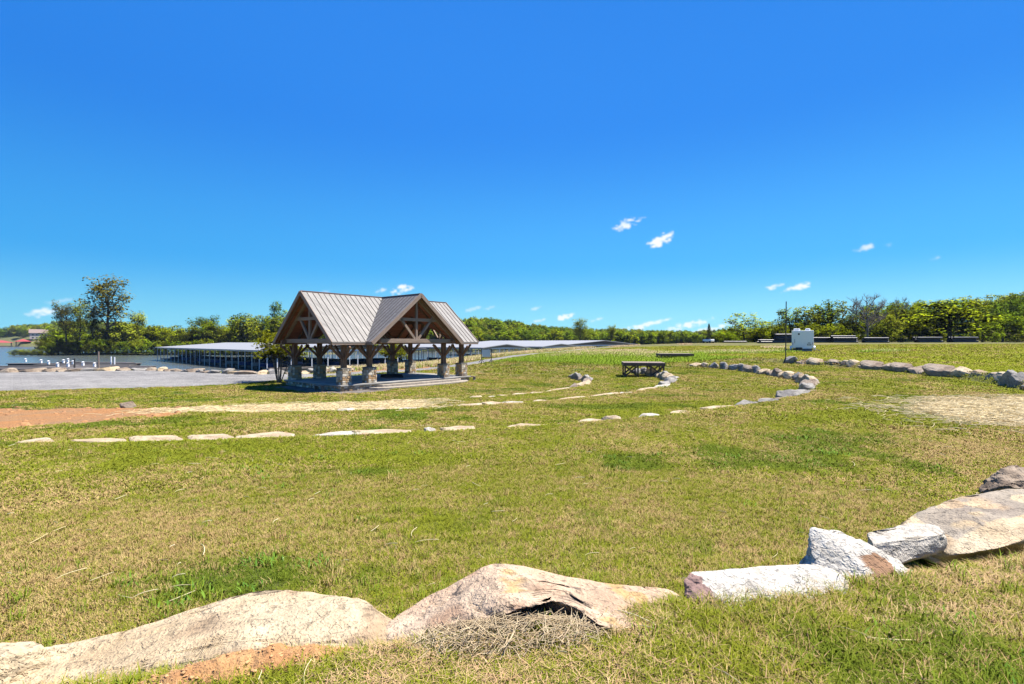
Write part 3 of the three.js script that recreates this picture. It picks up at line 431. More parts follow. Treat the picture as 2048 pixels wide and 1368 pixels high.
{ const x = 24.3, d = 44.4, y = H(x, d), g = thing('thin_pole', 'tall thin black pole on a kinked foot at the end of the retaining wall', 'pole', x, y, d); mesh('shaft', tube([new THREE.Vector3(0, 0.45, 0), new THREE.Vector3(0.02, 3, 0), new THREE.Vector3(0.05, 5.55, 0)], [0.045, 0.045, 0.04], 8), M.iron, g); mesh('foot', tube([new THREE.Vector3(-0.24, -0.05, 0.05), new THREE.Vector3(-0.1, 0.25, 0), new THREE.Vector3(0.0, 0.5, 0)], [0.05, 0.055, 0.055], 8), M.iron, g); }
{ // restroom trailer
  const x = 37.2, d = 64, y = H(x, d), g = thing('white_trailer', 'white box trailer with two roof vents standing on the upper lawn', 'trailer', x, y, d, -0.52);
  mesh('body', new RoundedBoxGeometry(2.45, 2.25, 4.2, 3, 0.06).translate(0, 1.55, -2.1), M.white, g);
  mesh('door', new RoundedBoxGeometry(0.8, 1.95, 0.04, 1, 0.015).translate(-0.42, 1.58, 0.012), M.white, g); mesh('door_handle', box(0.05, 0.5, 0.05, -0.88, 1.3, 0.04), M.grey, g);
  mesh('window', box(0.2, 0.2, 0.02, -0.42, 2.22, 0.04), M.black, g); mesh('notice_plate', box(0.44, 0.2, 0.02, 0.72, 0.88, 0.012), M.black, g); mesh('notice_plate', box(0.34, 0.1, 0.02, 0.72, 0.88, 0.026), M.board, g); mesh('notice_plate', box(0.28, 0.06, 0.02, 0.72, 1.10, 0.012), M.dark, g);
  mesh('step_box', box(0.7, 0.34, 0.1, -0.42, 0.34, 0.05), M.dark, g); mesh('skirt', box(0.98, 0.36, 0.06, 0.5, 0.35, 0.02), M.white, g); mesh('chassis', box(2.2, 0.14, 4.3, 0, 0.28, -2.05), M.dark, g); mesh('bumper', box(2.2, 0.05, 0.25, 0, 0.14, 0.12), M.grey, g);
  for (const [vx, w] of [[-0.66, 0.75], [0.58, 0.55]]) { const v = mesh('roof_vent', new RoundedBoxGeometry(w, 0.3, 0.9, 2, 0.08).translate(vx, 2.80, -1.0), M.white, g); mesh('grille', box(w * 0.6, 0.07, 0.02, vx, 2.78, -0.545), M.grey, v); }
  for (const s of [-1, 1]) { mesh('fender', new THREE.CylinderGeometry(0.38, 0.38, 0.26, 16, 1, false, -Math.PI / 2, Math.PI).rotateZ(Math.PI / 2).rotateX(0).translate(s * 1.33, 0.34, -2), M.white, g); const w = mesh('wheel', new THREE.CylinderGeometry(0.32, 0.32, 0.2, 18).rotateZ(Math.PI / 2).translate(s * 1.33, 0.32, -2), M.rubber, g); mesh('rim', new THREE.CylinderGeometry(0.17, 0.17, 0.21, 12).rotateZ(Math.PI / 2).translate(s * 1.33, 0.32, -2), M.grey, w); mesh('tail_lamp', box(0.05, 0.3, 0.03, s * 1.1, 1.0, 0.01), M.redRoof, g); mesh('jack', box(0.06, 0.3, 0.06, s * 0.95, 0.14, 0.0), M.grey, g); }
  mesh('ramp', beam([1.25, 0.42, -0.3], [2.0, 0.04, -0.3], 0.7, 0.05), M.grey, g); }
{ // stacks of black pipes
  const R = rng(300), ringGeo = L => { const g = new THREE.LatheGeometry([[0.13, -L / 2], [0.19, -L / 2], [0.19, L / 2], [0.13, L / 2], [0.13, -L / 2]].map(([a, b]) => new THREE.Vector2(a, b)), 14); g.rotateZ(Math.PI / 2); return g; }, geo = ringGeo(4.6);
  const at = [[1542, 96, 2, 'in the low stack beside the tallest stack'], [1575, 96, 5, 'in the tallest stack behind the thin pole'], [1643, 96, 3, 'in the stack half hidden by the white trailer'], [1686, 95, 4, 'in the four layer stack beside the big bare tree'], [1751, 95, 3, 'in the stack at the foot of the big bare tree'], [1855, 94, 3, 'in the stack between the bare tree and the broad bright tree'], [1926, 94, 3, 'in the end stack under the broad bright tree'], [1470, 104, 1, 'lying on the ground near the golf cart']];
  for (const [px, d, n, where] of at) { const x = (px - 1024) / 1000 * d, y = H(x, d); for (let k = 0; k < n; k++) for (let i = 0; i < Math.max(1, 3 - (k > 2 ? 1 : 0)); i++) { const m = mesh('black_pipe', geo, M.blackPipe); m.position.set(x + (R() - 0.5) * 0.5, y + 0.19 + k * 0.34, -(d + (i - 1) * 0.39 + (k % 2) * 0.19)); m.rotation.y = (R() - 0.5) * 0.03; tag(m, 'black plastic pipe ' + where, 'pipe', 'black pipes ' + where); } } }
{ // golf cart by the cedar
  const d = 106, x = 0.393 * d, y = H(x, d), g = thing('golf_cart', 'small canopied golf cart parked before the dark cedar', 'golf cart', x, y, d, 0.5); mesh('body', new RoundedBoxGeometry(1.1, 0.5, 2.2, 2, 0.1).translate(0, 0.55, 0), M.white, g); mesh('seat', new RoundedBoxGeometry(1.0, 0.4, 0.5, 2, 0.08).translate(0, 0.95, -0.1), M.dark, g); mesh('canopy', new RoundedBoxGeometry(1.2, 0.08, 1.8, 2, 0.03).translate(0, 1.85, 0), M.dark, g); for (const a of [-0.5, 0.5]) for (const b of [-0.8, 0.8]) { mesh('canopy_post', box(0.04, 1.1, 0.04, a, 1.28, b), M.dark, g); mesh('wheel', new THREE.CylinderGeometry(0.23, 0.23, 0.18, 14).rotateZ(Math.PI / 2).translate(a * 1.05, 0.23, b), M.rubber, g); } }

// ---------- marina ----------
const TURN = Math.atan2(0.68, -0.73);
function coveredDock(x, d, len, half, eave, ridge, every, rows, label) {
  const g = thing('covered_dock', label, 'boat dock', x, WATER, d, TURN, 'covered docks of the marina'), E = eave - WATER, Rg = ridge - WATER;
  for (const s of [0, 1]) { const a = s ? [0, E, 2 * half] : [0, E, 0], q = new THREE.BufferGeometry(), z0 = s ? 2 * half + 0.6 : -0.6, dy = (Rg - E) / half * 0.6, P = []; const c8 = [[-0.8, E - dy, z0], [len + 0.8, E - dy, z0], [len + 0.8, Rg, half], [-0.8, Rg, half]].flatMap(c => [c]); const up = c8.map(c => [c[0], c[1] + 0.18, c[2]]); const all = [...c8, ...up]; for (const f of [[0, 1, 2, 3], [4, 5, 6, 7], [0, 1, 5, 4], [1, 2, 6, 5], [0, 3, 7, 4]]) { const [A, B, C, D] = f.map(k => all[k]); P.push(...A, ...B, ...C, ...A, ...C, ...D); } q.setAttribute('position', new THREE.Float32BufferAttribute(P, 3)); q.computeVertexNormals(); mesh('roof_slope', q, M.roofMarina, g); }
  for (const k of [0, len]) { const s = new THREE.Shape([new THREE.Vector2(0, E - 0.25), new THREE.Vector2(2 * half, E - 0.25), new THREE.Vector2(2 * half, E - 0.03), new THREE.Vector2(half, E + 0.12 + (Rg - E) * 0.0), new THREE.Vector2(0, E - 0.03)]); mesh('gable_beam', new THREE.ExtrudeGeometry(s, { depth: 0.15, bevelEnabled: false }).rotateY(-Math.PI / 2).translate(k, 0, 0), M.whitePost, g); }
  for (const z of [0, 2 * half]) mesh('eave_beam', box(len, 0.22, 0.12, len / 2, E - 0.14, z), M.whitePost, g);
  mesh('main_walkway', box(len, 0.35, 2.2, len / 2, 0.38, half), M.dock, g); mesh('end_walkway', box(1.8, 0.35, 2 * half, -0.4, 0.38, half), M.dock, g);
  const post = new THREE.BoxGeometry(0.12, E, 0.12);
  for (let t = 0; t <= len + 0.01; t += every) for (const z of rows) { const m = mesh('post', post, M.whitePost, g); m.position.set(t, E / 2 - 0.1, z * 2 * half); if (z === 0 || z === 1) mesh('finger_dock', box(0.9, 0.3, half * 0.8, t, 0.36, z ? half * 1.56 : half * 0.44), M.dock, g); }
  for (let z = 2; z < 2 * half - 1; z += 3.6) mesh('post', box(0.16, E, 0.16, 0, E / 2 - 0.1, z), M.whitePost, g);
}
coveredDock(-49, 100, 88, 20, 1.3, 2.75, 4, [0, 0.12, 0.45, 1], 'long covered dock with white posts lying nearest the gravel lot');
coveredDock(-6.9, 115, 40, 7.5, 1.7, 2.45, 4, [0, 0.5, 1], 'narrow covered dock just behind the long one');
coveredDock(7.7, 130, 40, 7.5, 1.8, 2.5, 5, [0, 0.5, 1], 'covered dock with a pale roof between the narrow and the widest one');
coveredDock(16.3, 170, 60, 27, 1.9, 3.55, 6, [0, 0.5, 1], 'widest covered dock with a broad pale roof behind the gravel path');
function boatProto(hull) {
  const g = new THREE.Group(), L = 6.4, sec = [];
  const P = [], I = [], n = 9; for (let i = 0; i < n; i++) { const t = i / (n - 1), w = 1.2 * Math.sqrt(1 - Math.max(0, t - 0.35) ** 2 / 0.43), z = -L / 2 + t * L, k = 0.15 + 0.5 * Math.max(0, t - 0.5); P.push(-w, 1.0 + 0.25 * t, z, -w * 0.85, k + 0.1, z, 0, k - 0.15, z, w * 0.85, k + 0.1, z, w, 1.0 + 0.25 * t, z); }
  for (let i = 0; i < n - 1; i++) for (let k = 0; k < 4; k++) { const a = i * 5 + k; I.push(a, a + 5, a + 1, a + 1, a + 5, a + 6); } I.push(0, 1, 4, 1, 3, 4, 1, 2, 3); for (let i = 0; i < n - 1; i++) { const a = i * 5; I.push(a, a + 4, a + 5, a + 4, a + 9, a + 5); }
  const q = new THREE.BufferGeometry(); q.setAttribute('position', new THREE.Float32BufferAttribute(P, 3)); q.setIndex(I); const qq = toCreasedNormals(q, 0.6); mesh('hull', qq, hull, g);
  mesh('cover', new RoundedBoxGeometry(2.0, 0.7, 3.6, 2, 0.25).translate(0, 1.35, -0.9), M.cover, g); mesh('windshield', new RoundedBoxGeometry(1.7, 0.5, 0.12, 2, 0.04).rotateX(-0.5).translate(0, 1.6, 0.9), M.glass, g); mesh('outboard_motor', new RoundedBoxGeometry(0.5, 0.9, 0.6, 2, 0.12).translate(0, 1.0, -3.45), M.black, g);
  return g;
}
{ const R = rng(500), hulls = [M.blueHull, M.black, M.greyHull, M.white], protos = hulls.map(boatProto), nm = ['dark blue', 'black', 'grey', 'white'];
  const slots = []; for (let i = 0; i < 21; i++) slots.push([2 + i * 4, 5.2, 0, 'along the open side of the long covered dock']); for (let i = 0; i < 7; i++) slots.push([7, 14 + i * 3.6, 1, 'under the end of the long covered dock']); for (let i = 0; i < 7; i++) slots.push([2.5 + i * 4, 42.5, 2, 'under the narrow covered dock']);
  for (const [t, z, kind, where] of slots) { if (R() < 0.12) continue; const k = Math.floor(R() * R() * 4), c = protos[k].clone(); c.name = numbered('moored_boat'); scene.add(c); const ax = kind === 2 ? t - 21 : t; c.position.set(-49 + ax * -0.73 + z * 0.68, WATER - 0.05, -(100 + ax * 0.68 + z * 0.73)); c.rotation.y = TURN + (kind === 1 ? -Math.PI / 2 : Math.PI) + (R() - 0.5) * 0.06; tag(c, nm[k] + ' motor boat moored ' + where, 'boat', nm[k] + ' boats ' + where); } }
{ // open docks and pedestals beyond the gravel lot
  const R = rng(520), fingers = [[30, 96, 26, 0], [45, 101, 30, 0], [55, 107, 36, 0.02], [200, 98, 20, -0.1], [190, 103, 24, -0.1], [215, 108, 22, -0.12], [170, 114, 24, -0.1], [150, 121, 30, 0.05], [190, 128, 22, -0.2]];
  for (const [px, d, L, t] of fingers) { const x = (px - 1024) / 1000 * d, g = thing('floating_dock', 'low brown floating dock lying off the gravel lot', 'dock', x, WATER, d, t, 'open floating docks'); mesh('deck', box(L, 0.12, 1.9, 0, 0.62, 0), M.dock, g); mesh('float', box(L - 0.4, 0.5, 1.5, 0, 0.3, 0), M.black, g); for (const s of [-1, 1]) mesh('rub_rail', box(L, 0.14, 0.06, 0, 0.60, s * 0.98), M.greyTimber, g); }
  const ped = thing('dock_pedestal', 'white power pedestal with a lantern top on an open dock', 'pedestal', 0, -50, 0, 0, 'white pedestals on the docks'); mesh('body', new RoundedBoxGeometry(0.5, 0.8, 0.5, 2, 0.06).translate(0, 0.4, 0), M.white, ped); mesh('lantern', new THREE.CylinderGeometry(0.3, 0.3, 0.14, 12).translate(0, 0.9, 0), M.grey, ped); mesh('cap', new THREE.ConeGeometry(0.42, 0.22, 12).translate(0, 1.08, 0), M.white, ped);
  const spots = [[51, 128], [82, 121], [97, 114], [115, 103], [127, 121], [136, 128], [146, 114], [136, 103], [166, 108], [189, 103]];
  spots.forEach(([px, d], i) => { const o = i ? dup(ped) : ped; o.position.set((px - 1024) / 1000 * d, WATER + 0.68, -d); o.scale.setScalar(0.78); });
  for (const [px, d, top, m, nm, lb] of [[197, 100, 1.2, M.greyTimber, 'mooring_post', 'tall grey mooring post among the open docks'], [149, 100, -0.2, M.iron, 'mooring_post', 'dark thin mooring post among the white pedestals'], [222, 120, -0.4, M.white, 'white_piling', 'white piling off the end of the open docks'], [229, 120, -0.5, M.white, 'white_piling', 'white piling off the end of the open docks']]) { const h = top - WATER + 0.3, q = mesh(nm, new THREE.CylinderGeometry(0.14, 0.16, h, 10), m); q.position.set((px - 1024) / 1000 * d, WATER - 0.3 + h / 2, -d); tag(q, lb, 'post', nm === 'white_piling' ? 'white pilings' : undefined); }
}
{ // far shore: boathouse and house
  const g = thing('boathouse', 'red roofed boathouse on the far shore of the lake', 'boathouse', -632, WATER, 632, 0.75); for (const [x, w, h, y] of [[-9, 20, 3.0, 5.0], [10, 15, 3.2, 6.4]]) { mesh('roof', new THREE.ConeGeometry(1, 1, 4).rotateY(Math.PI / 4).scale(w * 0.75, h, 7).translate(x, y + h / 2, 0), M.redRoof, g); for (const a of [-1, 1]) for (const b of [-1, 1]) mesh('post', box(0.7, y, 0.7, x + a * w * 0.42, y / 2, b * 4), M.dark, g); mesh('dock_floor', box(w, 0.8, 9, x, 0.5, 0), M.dark, g); }
  const hx = -620, hd = 655, h = thing('lake_house', 'brown roofed house among trees on the far shore', 'house', hx, H(hx, hd), hd, 0.75); mesh('wall', box(17, 8, 10, 0, 4, 0), M.wall, h); const s = new THREE.Shape([new THREE.Vector2(-6, 0), new THREE.Vector2(6, 0), new THREE.Vector2(0, 5)]); mesh('roof', new THREE.ExtrudeGeometry(s, { depth: 19, bevelEnabled: false }).rotateY(Math.PI / 2).translate(-9.5, 8, 0), M.shingle, h); for (const x of [-5.5, -1.8, 1.8, 5.5]) for (const y of [2, 5.6]) mesh('window', box(1.6, 1.7, 0.1, x, y, 5.06), M.glass, h); }

// ---------- trees ----------
function treeProto(seed, o) {                            // unit: 10 m tall; returns trunk and crown geometry
  const R = rng(seed), limbs = [], Ht = 10, tips = [];
  const wob = () => (R() - 0.5);
  const trunk = [], tr = []; for (let i = 0; i <= 5; i++) { const t = i / 5; trunk.push(new THREE.Vector3(wob() * 0.35 * t * (o.lean ?? 1), t * Ht * (o.trunk ?? 0.72) - 0.15, wob() * 0.35 * t)); tr.push(mix(o.thick ?? 0.24, 0.05, t)); }
  limbs.push(tube(trunk, tr, 7));
  const nb = o.limbs ?? 11;
  for (let i = 0; i < nb; i++) {
    const t = mix(o.first ?? 0.25, 1, (i + R() * 0.6) / nb), k = Math.min(4, Math.floor(t * 5)), base = trunk[k].clone().lerp(trunk[k + 1], t * 5 - k), az = i * 2.4 + R(), rr = (o.spread ?? 2.6) * (0.6 + 0.5 * R()) * (1 - 0.35 * t), up = (o.rise ?? 1.8) * (0.5 + R() * 0.7);
    const p1 = base.clone().add(new THREE.Vector3(Math.cos(az) * rr * 0.5, up * 0.55, Math.sin(az) * rr * 0.5)), p2 = base.clone().add(new THREE.Vector3(Math.cos(az) * rr, up + R() * 0.5, Math.sin(az) * rr));
    limbs.push(tube([base, p1, p2], [0.10 * (1.2 - t * 0.6), 0.06, 0.02], 5)); tips.push(p1, p2);
    for (let j = 0; j < (o.twigs ?? 2); j++) { const f = p1.clone().lerp(p2, R()), e = f.clone().add(new THREE.Vector3(wob() * 1.7, 0.3 + R() * 1.0, wob() * 1.7)); limbs.push(tube([f, f.clone().lerp(e, 0.5).add(new THREE.Vector3(wob() * 0.2, 0, wob() * 0.2)), e], [0.04, 0.025, 0.012], 4)); tips.push(e); if (o.fine) for (let q = 0; q < o.fine; q++) { const s2 = f.clone().lerp(e, 0.3 + 0.7 * R()), e2 = s2.clone().add(new THREE.Vector3(wob() * 1.0, R() * 0.7, wob() * 1.0)); limbs.push(tube([s2, e2], [0.018, 0.006], 3)); } }
  }
  tips.push(trunk[5].clone().add(new THREE.Vector3(0, 0.6, 0)));
  const pos = [], nor = [], col = [];
  if (o.leaves) {
    const cl = tips.map(t => [t, 0.75 + R() * 0.6]);
    for (let i = 0; i < (o.extra ?? 30); i++) { const a = R() * 6.283, u = R(), y = mix(o.low ?? 2.2, 9.6, u), rad = (o.spread ?? 2.6) * Math.sqrt(Math.max(0.05, 1 - ((y - (o.mid ?? 5.4)) / (o.tall ?? 4.6)) ** 2)) * (0.55 + 0.5 * R()); cl.push([new THREE.Vector3(Math.cos(a) * rad, y, Math.sin(a) * rad), (o.clump ?? 0.8) * (0.6 + R() * 0.6)]); }
    for (const [c, r] of cl) {
      const tone = 0.85 + R() * 0.5, n = Math.round(o.leaves * r * r);
      for (let k = 0; k < n; k++) {
        const dir = new THREE.Vector3(wob(), wob() * 0.8, wob()).normalize(), q = c.clone().addScaledVector(dir, r * Math.cbrt(R())), s = (o.leaf ?? 0.2) * (0.6 + R() * 0.8);
        const nrm = dir.clone().multiplyScalar(0.45).add(new THREE.Vector3(wob(), wob() + 0.75, wob())).normalize(), t1 = new THREE.Vector3(wob(), wob(), wob()).cross(nrm).normalize(), t2 = new THREE.Vector3().crossVectors(nrm, t1);
        const A = q.clone().addScaledVector(t1, -s), B = q.clone().addScaledVector(t2, s * 0.55), C = q.clone().addScaledVector(t1, s), D = q.clone().addScaledVector(t2, -s * 0.55), v = tone * (0.8 + R() * 0.4), w = R() * 0.22;
        for (const e of [A, B, C, A, C, D]) { pos.push(e.x, e.y, e.z); nor.push(nrm.x, nrm.y, nrm.z); col.push(v * (0.9 + w), v, v * (1 - w)); }
      }
    }
  }
  const bare = limbs.map(g => { g.deleteAttribute('uv'); return g; });
  const crown = new THREE.BufferGeometry(); crown.setAttribute('position', new THREE.Float32BufferAttribute(pos, 3)); crown.setAttribute('normal', new THREE.Float32BufferAttribute(nor, 3)); crown.setAttribute('color', new THREE.Float32BufferAttribute(col, 3));
  return { trunk: mergeGeometries(bare), crown };
}
const T = {
  round: [1, 2, 3].map(s => treeProto(s * 91, { leaves: 36, leaf: 0.23, extra: 44, spread: 3.4, low: 1.6, first: 0.2 })),
  tall: [4, 5].map(s => treeProto(s * 91, { leaves: 46, extra: 12, spread: 2.3, low: 4.2, first: 0.38, mid: 6.6, tall: 3.4, trunk: 0.86, leaf: 0.17 })),
  bush: [6, 7].map(s => treeProto(s * 91, { leaves: 34, leaf: 0.24, extra: 44, spread: 4.2, low: 0.6, first: 0.05, mid: 3.6, tall: 6.2, trunk: 0.6 })),
  wood: [8, 9].map(s => treeProto(s * 91, { leaves: 26, extra: 30, spread: 3.3, low: 2, leaf: 0.32 })),
  bare: [treeProto(10 * 91, { leaves: 0, limbs: 20, twigs: 9, fine: 7, spread: 3.7, rise: 2.7, first: 0.3, trunk: 0.68, thick: 0.2 })],
};
{ // conifer
  const pos = [], nor = [], col = [], R = rng(1010); for (let k = 0; k < 5200; k++) { const y = 0.4 + 9.6 * R() ** 1.3, rad = (10.2 - y) * 0.30 * Math.sqrt(R()) * (0.75 + 0.35 * Math.sin(y * 6 + Math.floor(R() * 5))), a = R() * 6.283, q = new THREE.Vector3(Math.cos(a) * rad, y, Math.sin(a) * rad), s = 0.2, n = new THREE.Vector3(R() - 0.5, R() - 0.3, R() - 0.5).normalize(), t1 = new THREE.Vector3(Math.cos(a), -0.3, Math.sin(a)).normalize(), t2 = new THREE.Vector3().crossVectors(n, t1).normalize(), v = 0.7 + R() * 0.6; for (const e of [q.clone().addScaledVector(t1, -s), q.clone().addScaledVector(t2, s * 0.4), q.clone().addScaledVector(t1, s)]) { pos.push(e.x, e.y, e.z); nor.push(n.x, n.y, n.z); col.push(v, v, v); } }
  const c = new THREE.BufferGeometry(); c.setAttribute('position', new THREE.Float32BufferAttribute(pos, 3)); c.setAttribute('normal', new THREE.Float32BufferAttribute(nor, 3)); c.setAttribute('color', new THREE.Float32BufferAttribute(col, 3)); T.conifer = [{ trunk: tube([new THREE.Vector3(0, -0.2, 0), new THREE.Vector3(0, 9.5, 0)], [0.22, 0.03], 7), crown: c }];
}
const treeR = rng(600), HUE = { bright: 'bright yellow green', mid: 'fresh green', deep: 'deep green', olive: 'olive green', rust: 'rusty', dark: 'dark' };
function tree(kind, leaf, px, d, topPy, width, label, group, o = {}) {   // stands at azimuth px, d metres off, as tall as the photograph shows
  if (group && !label.startsWith(HUE[leaf])) { label = HUE[leaf] + ' ' + label.replace(/^(dark green|leafy green|green) /, ''); group = HUE[leaf] + ' ' + group; }
  const x = o.x ?? (px - 1024) / 1000 * d, y = o.y ?? H(x, d) - 0.1, h = o.h ?? Math.max(1.5, EYE + (684 - topPy) / 1000 * d - y), set = T[kind], q = set[Math.floor(treeR() * set.length)];
  const g = thing(o.name ?? (kind === 'bush' ? 'leafy_shrub' : kind === 'conifer' ? 'cedar_tree' : kind === 'bare' ? 'bare_tree' : 'broadleaf_tree'), label, kind === 'bush' ? 'shrub' : 'tree', x, y, d, treeR() * 6.283, group);
  const s = h / 10, w = width ? width / 1000 * d / (kind === 'conifer' ? 5.6 : kind === 'tall' ? 6 : 8) : s * (0.85 + treeR() * 0.3); g.scale.set(w, s, w);
  mesh('trunk', q.trunk, kind === 'bare' ? M.paleBark : M.bark, g); if (q.crown.attributes.position.count) mesh('crown', q.crown, LEAF[leaf], g); return g;
}
// right treeline
const RIGHT = 'trees of the line behind the black pipes';
tree('conifer', 'dark', 1418, 113, 647, 26, 'dark conical cedar at the near end of the treeline');
tree('bare', 'mid', 1735, 112, 586, 92, 'leafless spreading tree rising above the treeline');
tree('bare', 'mid', 1800, 132, 592, 40, 'smaller leafless tree beside the big bare one');
tree('round', 'bright', 1900, 106, 600, 160, 'broad bright yellow green tree standing forward of the hillside wood');
tree('bush', 'mid', 1448, 112, 660, 50, 'small bushy green tree between the cedar and the treeline');
for (const [px, top, w, leaf, d] of [[1488, 624, 84, 'bright', 116], [1530, 640, 60, 'mid', 118], [1555, 642, 50, 'bright', 114], [1580, 616, 66, 'mid', 120], [1612, 611, 70, 'olive', 119], [1645, 601, 74, 'mid', 122], [1680, 598, 66, 'olive', 120], [1706, 620, 60, 'bright', 116], [1770, 628, 64, 'olive', 115], [1805, 606, 70, 'olive', 124], [1838, 632, 60, 'bright', 112], [1965, 634, 60, 'mid', 112], [2005, 626, 74, 'mid', 116], [2052, 622, 80, 'deep', 118], [2110, 615, 90, 'mid', 118], [1665, 645, 60, 'bright', 113], [1740, 640, 66, 'mid', 117], [1615, 645, 60, 'bright', 114], [1520, 655, 50, 'bright', 112]]) tree(px % 3 ? 'round' : 'bush', leaf, px, d, top, w, { bright: 'bright yellow green', mid: 'fresh green', olive: 'olive green', deep: 'deep green' }[leaf] + ' leafy tree in the line behind the black pipes', leaf + ' ' + RIGHT, { name: 'broadleaf_tree' });
for (let i = 0; i < 40; i++) { const px = 1735 + treeR() * 400, t = clamp((px - 1740) / 260), d = 150 + treeR() * 55, top = mix(606, 583, t) + (treeR() ** 2) * 26; tree('round', ['deep', 'mid', 'deep', 'olive'][i % 4], px, d, top, 44 + treeR() * 24, 'dark green tree of the wood on the hillside above the treeline', 'trees of the hillside wood'); }
for (let i = 0; i < 26; i++) { const px = 1450 + i * 25 + treeR() * 10; tree('bush', ['bright', 'mid', 'olive'][i % 3], px, 119 + treeR() * 8, 660 + treeR() * 10, 40, 'low undergrowth shrub at the foot of the treeline', 'undergrowth of the treeline'); }
// spit beyond the open docks
const SP = 'trees on the wooded spit';
for (const [k, px, top, w, leaf, d] of [['tall', 215, 563, 92, 'rust', 226], ['tall', 132, 608, 46, 'rust', 228], ['tall', 160, 610, 44, 'olive', 232], ['tall', 186, 622, 30, 'rust', 225], ['tall', 275, 625, 40, 'olive', 236], ['tall', 405, 634, 60, 'deep', 236]]) tree(k, leaf, px, d, top, w, px === 215 ? 'tallest sparse tree with rusty foliage on the wooded spit' : 'slender sparse tree rising from the wooded spit', px === 215 ? undefined : 'slender ' + SP);
for (let i = 0; i < 34; i++) { const px = 92 + i * 15.5 + treeR() * 8, d = 222 + treeR() * 30, top = px < 230 ? 650 + treeR() * 20 : px < 340 ? 634 + treeR() * 18 : px < 460 ? 640 + treeR() * 16 : 622 + treeR() * 16; tree('round', ['bright', 'mid', 'olive', 'bright'][i % 4], px, d, top, 50 + treeR() * 18, 'leafy green tree on the wooded spit across the water', 'leafy ' + SP); }
tree('round', 'deep', 551, 246, 602, 42, 'tall round topped tree behind the pavilion gable', undefined); tree('round', 'mid', 582, 250, 618, 60, 'broad green tree next to the tall round topped one');
for (let i = 0; i < 34; i++) { const px = 84 + i * 15.5 + treeR() * 8; if (px > 620) break; tree('bush', ['olive', 'mid', 'deep'][i % 3], px, 218 + treeR() * 4, 684 - treeR() * 8, 34, 'shrub hanging over the water at the foot of the wooded spit', 'shrubs of the wooded spit'); }
for (let i = 0; i < 5; i++) tree('bush', 'olive', 28 + i * 12, 214, 699 - (i % 2) * 3, 22, 'low shrub on the islet before the far water', 'shrubs of the islet', { y: WATER - 0.1 });
// behind the marina
for (let i = 0; i < 44; i++) { const px = 630 + i * 19 + treeR() * 8, d = 305 + treeR() * 30; tree('wood', ['mid', 'bright', 'deep', 'mid'][i % 4], px, d, px < 930 ? 640 + treeR() * 14 : 659 + treeR() * 10, 36 + treeR() * 12, 'green tree of the wooded shore behind the covered docks', 'trees of the shore behind the marina'); }
tree('tall', 'olive', 1160, 300, 641, 40, 'taller loose crowned tree standing out of the wooded shore'); tree('tall', 'olive', 1222, 302, 651, 22, 'slim loose crowned tree beside the wooded shore gap');
{ // hill woods: far masses
  const R = rng(700), spots = [];
  const fill = (n, x0, x1, d0, d1, h0, h1, test) => { for (let i = 0; i < n; i++) { const x = mix(x0, x1, R()), d = mix(d0, d1, R()); if (sd(FAR, x, d) > 3 && (!test || test(x, d))) spots.push([x, d, mix(h0, h1, R())]); } };
  fill(900, -160, 130, 330, 560, 11, 15); fill(1300, -100, 700, 800, 1250, 12, 17); fill(800, -900, -380, 655, 900, 13, 18, (x, d) => Math.hypot(x + 620, d - 650) > 26); fill(400, -400, -150, 480, 760, 13, 17); fill(500, 130, 600, 340, 600, 10, 14);
  ['mid', 'deep', 'olive'].forEach((k, j) => { const list = spots.filter((_, i) => i % 3 === j), im = new THREE.InstancedMesh(T.wood[j % 2].crown, LEAF[k], list.length), m = new THREE.Matrix4(), q = new THREE.Quaternion(), up = new THREE.Vector3(0, 1, 0); list.forEach(([x, d, h], i) => { q.setFromAxisAngle(up, R() * 6.28); const s = h / 10; m.compose(V(x, H(x, d) - h * 0.12, d), q, new THREE.Vector3(s * 1.25, s, s * 1.25)); im.setMatrixAt(i, m); }); im.name = numbered('hill_wood'); im.castShadow = im.receiveShadow = true; tag(im, ['fresh green', 'deep green', 'olive green'][j] + ' trees of the far wooded hills across the lake', 'woods', undefined, 'stuff'); scene.add(im); });
}
